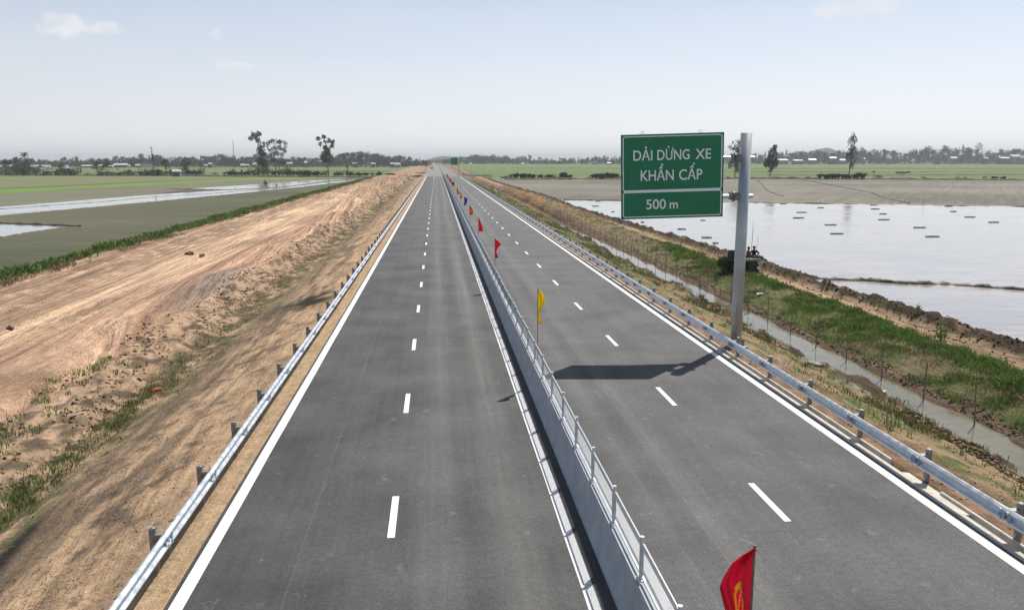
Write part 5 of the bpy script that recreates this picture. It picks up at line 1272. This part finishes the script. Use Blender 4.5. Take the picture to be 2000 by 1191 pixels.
# pavilion on the left dike
X, Y = gp(281, 343, ZL); Y += 6
root = tag(empty('pavilion', (X, Y, ZL+.3)), 'dark open pavilion with a wide brown roof near the slim tufted tree', 'pavilion')
q = MB(); w_ = 9.5; q.add([(-w_/2,-3,4.6),(w_/2,-3,4.6),(w_/2,3,4.6),(-w_/2,3,4.6),(-w_*.3,0,6.6),(w_*.3,0,6.6)], [(3,2,1,0),(0,1,5,4),(1,2,5),(2,3,4,5),(3,0,4)]); q.build('roof', MAT['wall_dark'], root)
for sx in (-4, 0, 4):
    for sy in (-2.6, 2.6): q = MB(); q.box((sx, sy, 2.2), (.25,.25,4.8)); q.build('post', MAT['bark'], root)
q = MB(); q.box((0,0,.3), (9,5.6,.6)); q.build('floor', MAT['wall_dark'], root)
# mast
Y = 1250; v = pix_ray(457, 313); X = v.x/v.y*Y; q = MB(); H_ = CAM_H+(313-279)/FPX*Y*1.06
for a_ in range(3): q.tube([(X+1.0*math.cos(a_*2.09), Y+1.0*math.sin(a_*2.09), 0), (X+.25*math.cos(a_*2.09), Y+.25*math.sin(a_*2.09), H_)], .16, 4)
for j in range(16):
    z_ = j/16*H_; r_ = 1.0-.75*j/16
    for a_ in range(3): q.tube([(X+r_*math.cos(a_*2.09), Y+r_*math.sin(a_*2.09), z_), (X+r_*.95*math.cos((a_+1)*2.09), Y+r_*.95*math.sin((a_+1)*2.09), z_+H_/16)], .07, 3)
tag(q.build('lattice_mast', MAT['post_steel']), 'thin lattice radio mast rising above the left village belt', 'mast')

# ------------------------------------------------------------------ people (skin-modifier bodies)
def body(name, verts, edges, radii, mats, parent=None, sub=2):
    me = bpy.data.meshes.new(name); me.from_pydata(verts, edges, [])
    o = bpy.data.objects.new(name, me); COL.objects.link(o)
    sk = o.modifiers.new('s', 'SKIN'); sk.branch_smoothing = .4
    ss = o.modifiers.new('u', 'SUBSURF'); ss.levels = sub; ss.render_levels = sub
    for i, r_ in enumerate(radii):
        me.skin_vertices[0].data[i].radius = r_ if isinstance(r_, tuple) else (r_, r_)
    me.skin_vertices[0].data[0].use_root = True
    dg = bpy.context.evaluated_depsgraph_get(); m2 = bpy.data.meshes.new_from_object(o.evaluated_get(dg))
    bpy.data.objects.remove(o); bpy.data.meshes.remove(me)
    m2.materials.clear()
    for m_ in mats: m2.materials.append(m_)
    m2.polygons.foreach_set('use_smooth', [True]*len(m2.polygons))
    return link(name, m2, parent)
def person(loc, rz, lab, pose, skin, shirt, trousers, hat=None, sc=1.0):
    # z up, faces -Y; pelvis first
    if pose == 'akimbo':
        J = [(0,0,.95),(0,0,1.12),(0,.01,1.30),(0,.01,1.45),(0,0,1.53),(0,-.01,1.64),(0,-.015,1.73),
             (.19,.01,1.42),(.42,.05,1.20),(.20,-.04,1.02),(-.19,.01,1.42),(-.42,.05,1.20),(-.20,-.04,1.02),
             (.10,0,.90),(.13,-.01,.50),(.14,.02,.08),(.15,-.12,.03),(-.10,0,.90),(-.14,-.01,.50),(-.16,.02,.08),(-.17,-.12,.03)]
    else:  # sitting
        J = [(0,0,.45),(0,.02,.62),(0,.02,.80),(0,0,.94),(0,-.02,1.02),(0,-.04,1.13),(0,-.05,1.22),
             (.19,0,.90),(.27,-.12,.66),(.16,-.36,.62),(-.19,0,.90),(-.27,-.12,.66),(-.16,-.36,.62),
             (.10,-.03,.44),(.15,-.45,.46),(.15,-.47,.05),(.15,-.60,.01),(-.10,-.03,.44),(-.15,-.45,.46),(-.15,-.47,.05),(-.15,-.60,.01)]
    E_ = [(0,1),(1,2),(2,3),(3,4),(4,5),(5,6),(3,7),(7,8),(8,9),(3,10),(10,11),(11,12),(0,13),(13,14),(14,15),(15,16),(0,17),(17,18),(18,19),(19,20)]
    Rr = [(.16,.12),(.145,.10),(.165,.115),(.12,.09),.055,(.085,.10),(.075,.09),.065,.048,.035,.065,.048,.035,.095,.065,.045,.035,.095,.065,.045,.035]
    J = [(x*sc, y*sc, z*sc) for x, y, z in J]; Rr = [tuple(k*sc for k in (r_ if isinstance(r_, tuple) else (r_, r_))) for r_ in Rr]
    root = tag(empty('person', loc, rz), lab, 'person')
    b = body('body', J, E_, Rr, [skin], root)
    # clothing: slightly fuller copies of torso and legs
    ti = [0,1,2,3,7,8,10,11]; mp_ = {j: i for i, j in enumerate(ti)}
    body('shirt', [J[i] for i in ti], [(mp_[a_], mp_[c_]) for a_, c_ in E_ if a_ in mp_ and c_ in mp_], [tuple(k*1.10+.008 for k in Rr[i]) for i in ti], [shirt], root)
    ti = [0,13,14,15,17,18,19]; mp_ = {j: i for i, j in enumerate(ti)}
    body('trousers', [J[i] for i in ti], [(mp_[a_], mp_[c_]) for a_, c_ in E_ if a_ in mp_ and c_ in mp_], [tuple(k*1.12+.01 for k in Rr[i]) for i in ti], [trousers], root)
    # face, ears, hands
    hd = Vector(J[5]); q = MB(); q.tube([hd+Vector((0,-.095,.01)), hd+Vector((0,-.125,-.02))], [.012,.018], 6)
    for s in (-1, 1): q.box(hd+Vector((s*.088,.01,0)), (.02,.035,.055)); q.box(hd+Vector((s*.035,-.093,.03)), (.025,.01,.012))
    q.box(hd+Vector((0,-.092,-.055)), (.045,.01,.01)); q.build('face', skin, root)
    for h_, e_ in ((9, 8), (12, 11)):
        p = Vector(J[h_]); d = (p-Vector(J[e_])).normalized(); s = d.cross(Vector((0,0,1))).normalized(); u = s.cross(d)
        V = [p, p+d*.05, p+d*.09]; Ee = [(0,1),(1,2)]; R_ = [(.028,.018),(.036,.016),(.034,.014)]
        for k in range(4):
            b_ = len(V); o_ = s*(.03-.02*k); L_ = (.055,.065,.06,.045)[k]
            V += [p+d*.10+o_, p+d*(.10+L_*.5)+o_-u*.008, p+d*(.10+L_)+o_-u*.025]; Ee += [(2, b_),(b_, b_+1),(b_+1, b_+2)]; R_ += [.010,.009,.008]
        b_ = len(V); V += [p+d*.05+s*.045, p+d*.085+s*.06]; Ee += [(1, b_),(b_, b_+1)]; R_ += [.011,.009]
        body('hand', [tuple(v_) for v_ in V], Ee, R_, [skin], root, 1)
    if hat:
        q = MB(); q.tube([hd+Vector((0,0,.05)), hd+Vector((0,0,.06)), hd+Vector((0,0,.13)), hd+Vector((0,0,.15))], [.17,.12,.095,.05], 14); q.build('hat', hat, root)
    else:
        q = MB(); q.tube([hd+Vector((0,.02,.0)), hd+Vector((0,.02,.07)), hd+Vector((0,.01,.12)), hd+Vector((0,.01,.14))], [.098,.105,.08,.03], 12); q.build('hair', MAT['dark_rubber'], root)
    return root

# ------------------------------------------------------------------ rice-planting machine on the farm path
TX, TY = gp(1452, 531, -.93); TZ = -.93
MS = math.hypot(TX, TY)/FPX                      # metres per photo pixel there
root = tag(empty('rice_planting_machine', (TX, TY, TZ), .08), 'dark muddy rice-planting machine loaded with seedlings on the farm path', 'farm machine')
q = MB(); q.box((.36,0,.50), (.78,1.5,.80)); q.box((.36,-.76,.50), (.66,.05,.66)); q.box((-.55,.1,.65), (1.0,1.1,.42)); q.box((0,0,.45), (1.9,.5,.16))
for i in range(7): q.box((.36,-.79,.26+i*.08), (.5,.02,.03))
q.build('body', MAT['black_paint'], root)
q = MB(); q.box((.1,.05,.94), (2.5,1.5,.07)); q.box((.1,-.68,1.0), (2.5,.05,.08)); q.build('deck', MAT['post_steel'], root)
q = MB(); q.add([(.75,-.6,.99),(1.55,-.6,.84),(1.62,-.6,.92),(1.40,-.6,1.06),(.75,-.6,1.12),(.75,.3,.99),(1.55,.3,.84),(1.62,.3,.92),(1.40,.3,1.06),(.75,.3,1.12)],
      [(0,1,2,3,4),(9,8,7,6,5),(0,5,6,1),(1,6,7,2),(2,7,8,3),(3,8,9,4),(4,9,5,0)]); q.build('hopper', noisy('hopper_green', (.03,.06,.05), (.06,.09,.075), 4, 3, .5), root)
def wheel(x, y, r, w):
    q = MB(); q.tube([(x-w/2,y,r),(x-w/2+.01,y,r),(x+w/2-.01,y,r),(x+w/2,y,r)], [r*.9,r,r,r*.9], 20)
    for a_ in range(14):
        t_ = a_/14*6.283; q.box((x, y+math.cos(t_)*r, r+math.sin(t_)*r), (w, .05, .05), rx=t_)
    o = q.build('wheel', MAT['dark_rubber'], root)
    q = MB(); q.tube([(x-w/2-.02,y,r),(x+w/2+.02,y,r)], r*.42, 12); q.build('rim', MAT['post_steel'], o)
wheel(-1.02,-.45,.52,.22); wheel(.86,-.35,.36,.16); wheel(-1.02,.7,.52,.22); wheel(.86,.7,.36,.16)
q = MB(); q.tube([(.80,-.80,.40),(.80,-.86,.40)], [.15,.13], 16); q.build('headlight', MAT['lamp_white'], root)
q = MB(); q.tube([(.76,-.7,.75),(1.0,-.72,.52),(1.25,-.6,.86)], .035, 6); q.tube([(.78,-.66,.9),(.98,-.7,.55)], .03, 6); q.build('strut', MAT['lamp_white'], root)
q = MB(); q.box((-.92,.0,1.32), (.62,.5,.56)); q.box((-.92,.0,1.63), (.54,.42,.08)); q.tube([(-.7,.1,1.6),(-.7,.1,1.85)], .04, 8); q.tube([(-.62,-.2,1.0),(-.5,-.2,1.45)], .03, 6)
q.build('engine', MAT['black_paint'], root)
q = MB(); q.box((.55,-.35,1.03), (.9,.6,.1)); q.box((1.05,-.1,1.15), (.5,.5,.05)); q.build('seedling_tray', MAT['lamp_white'], root)
for nm, (x0_, x1_, zz, n_) in (('seedlings', (.15,1.25,1.08,160)), ('seedlings', (-1.9,-1.0,.9,320))):
    P = np.c_[RNG.uniform(x0_, x1_, n_), RNG.uniform(-.6,.1 if zz > 1 else .5,n_), RNG.uniform(zz-.02 if zz > 1 else .35, zz+.1, n_)]
    v_, f_, c_ = blades(P, np.full(n_, .09 if zz > 1 else .2), .04, 5, TREEC*1.2, .9, .05); link('seedlings', np_mesh('seedlings', v_, f_, MAT['blade'], c_), root)
rb = root.matrix_basis
def on_machine(x, y, z):
    c_, s_ = math.cos(.08), math.sin(.08); return (TX+x*c_-y*s_, TY+x*s_+y*c_, TZ+z)
person(on_machine(1.05,.55,.10), math.pi+.1, 'person in black standing with hands on hips behind the rice-planting machine', 'akimbo', MAT['skin'], MAT['cloth_black'], MAT['cloth_black'], MAT['cloth_black'])
person(on_machine(.42,.25,.62), .9, 'person in a maroon shirt sitting on the rice-planting machine, half hidden by the sign pole', 'sit', MAT['skin'], MAT['cloth_red'], MAT['cloth_black'], None)
q = MB(); a_ = on_machine(1.22,.5,1.2); q.tube([a_, (a_[0]+.05,a_[1],a_[2]+1.5)], .012, 5); tag(q.build('cane', MAT['bamboo']), 'thin upright stick beside the person in black', 'cane')
# small shrub in the left field water and along the fields
for i, (px_, py_, h_, z_, lab) in enumerate(((518,362,1.9,ZL,'small green shrub growing in the left field water strip'),(540,364,1.0,ZL,'smaller green shrub in the left field water, right of the taller one'),(1836,664,.7,-.9,'young leafy shrub beside the farm path at the right'),(1792,628,.5,-.95,'low leafy shrub on the mud edge of the farm path'))):
    x, y = gp(px_, py_, z_); V, F, c = leaf_cloud([(0,0,h_*.55,h_*.32,h_*.32,h_*.45),(h_*.2,0,h_*.3,h_*.25,h_*.25,h_*.25)], 160, h_*.2, GREEN); root = tag(empty('shrub', (x, y, gz(x, y) if x > 0 else z_)), lab, 'shrub')
    link('foliage', np_mesh('foliage', V, F, MAT['leaf'], c), root); q = MB(); q.tube([(0,0,-.1),(0,0,h_*.8)], .02*h_+.01, 5); q.build('stem', MAT['bark'], root)
# road roller at the far end of the road
X, Y = gp(843, 325, 0); X, Y = X, 700.
X = pix_ray(843.5, 325); X = X.x/X.y*Y
root = tag(empty('road_roller', (X, Y, 0)), 'small dark road roller working on the unpaved far end of the road', 'roller')
q = MB(); q.box((0,1.2,1.2), (1.7,2.4,1.0)); q.box((0,-.6,.95), (1.2,1.4,.5)); q.build('body', MAT['black_paint'], root)
q = MB(); q.tube([(-.95,-1.6,.75),(.95,-1.6,.75)], .75, 16); q.build('drum', MAT['post_steel'], root)
q = MB(); q.box((0,.6,3.0), (1.8,1.9,.12)); 
for sx in (-.8,.8):
    for sy in (-.2,1.4): q.box((sx,sy,2.2), (.08,.08,1.6))
q.build('cab', MAT['cloth_red'], root)
for sx in (-.8,.8): q = MB(); q.tube([(sx-.2,1.9,.75),(sx+.2,1.9,.75)], .75, 14); q.build('wheel', MAT['dark_rubber'], root)
# timber and slabs dumped beside the far end
for i, (px_, py_, L_, rz_, c, lab) in enumerate(((826,338,9,.1,(.5,.48,.44),'pale long slab on the spoil heap at the left end of the paving'),(815,343,7,.3,(.10,.07,.06),'dark timber baulk on the spoil heap left of the far road'),(762,340,6,-.2,(.05,.045,.045),'dark low skip standing beyond the end of the dirt track'),(906,341,16,-.5,(.45,.44,.42),'pale concrete slab beside the far right carriageway'),(936,342.5,14,-.2,(.42,.40,.37),'grey slab lying past the far right carriageway, beyond the first'))):
    x, y = gp(px_, py_, -.3); q = MB(); z_ = gz(x, y)
    q.box((0,0,.35), (L_, 2.2, .5), ry=.04); q.box((L_*.1,.4,.75), (L_*.6, 1.2, .3), rz=.2)
    o = q.build('slab' if i != 2 else 'skip', noisy('slab%d' % i, c, tuple(k*.8 for k in c), .5, 4, .9)); o.location = (x, y, z_+.1); o.rotation_euler = (0, 0, rz_); tag(o, lab, 'slab' if i != 2 else 'skip')

# ------------------------------------------------------------------ haze
q = MB(); q.box((0, 3650, 28.5), (11000, 9900, 63))
hz = bpy.data.materials.new('haze_air'); hz.use_nodes = True; t = hz.node_tree
for n_ in list(t.nodes): t.nodes.remove(n_)
o_ = N(t, 'ShaderNodeOutputMaterial'); pv = N(t, 'ShaderNodeVolumePrincipled')
pv.inputs['Color'].default_value = (.90,.955,1,1); pv.inputs['Density'].default_value = .0002; pv.inputs['Anisotropy'].default_value = .0
L(t, pv.outputs[0], o_.inputs['Volume'])
ho = q.build('haze', hz); tag(ho, kind='stuff')
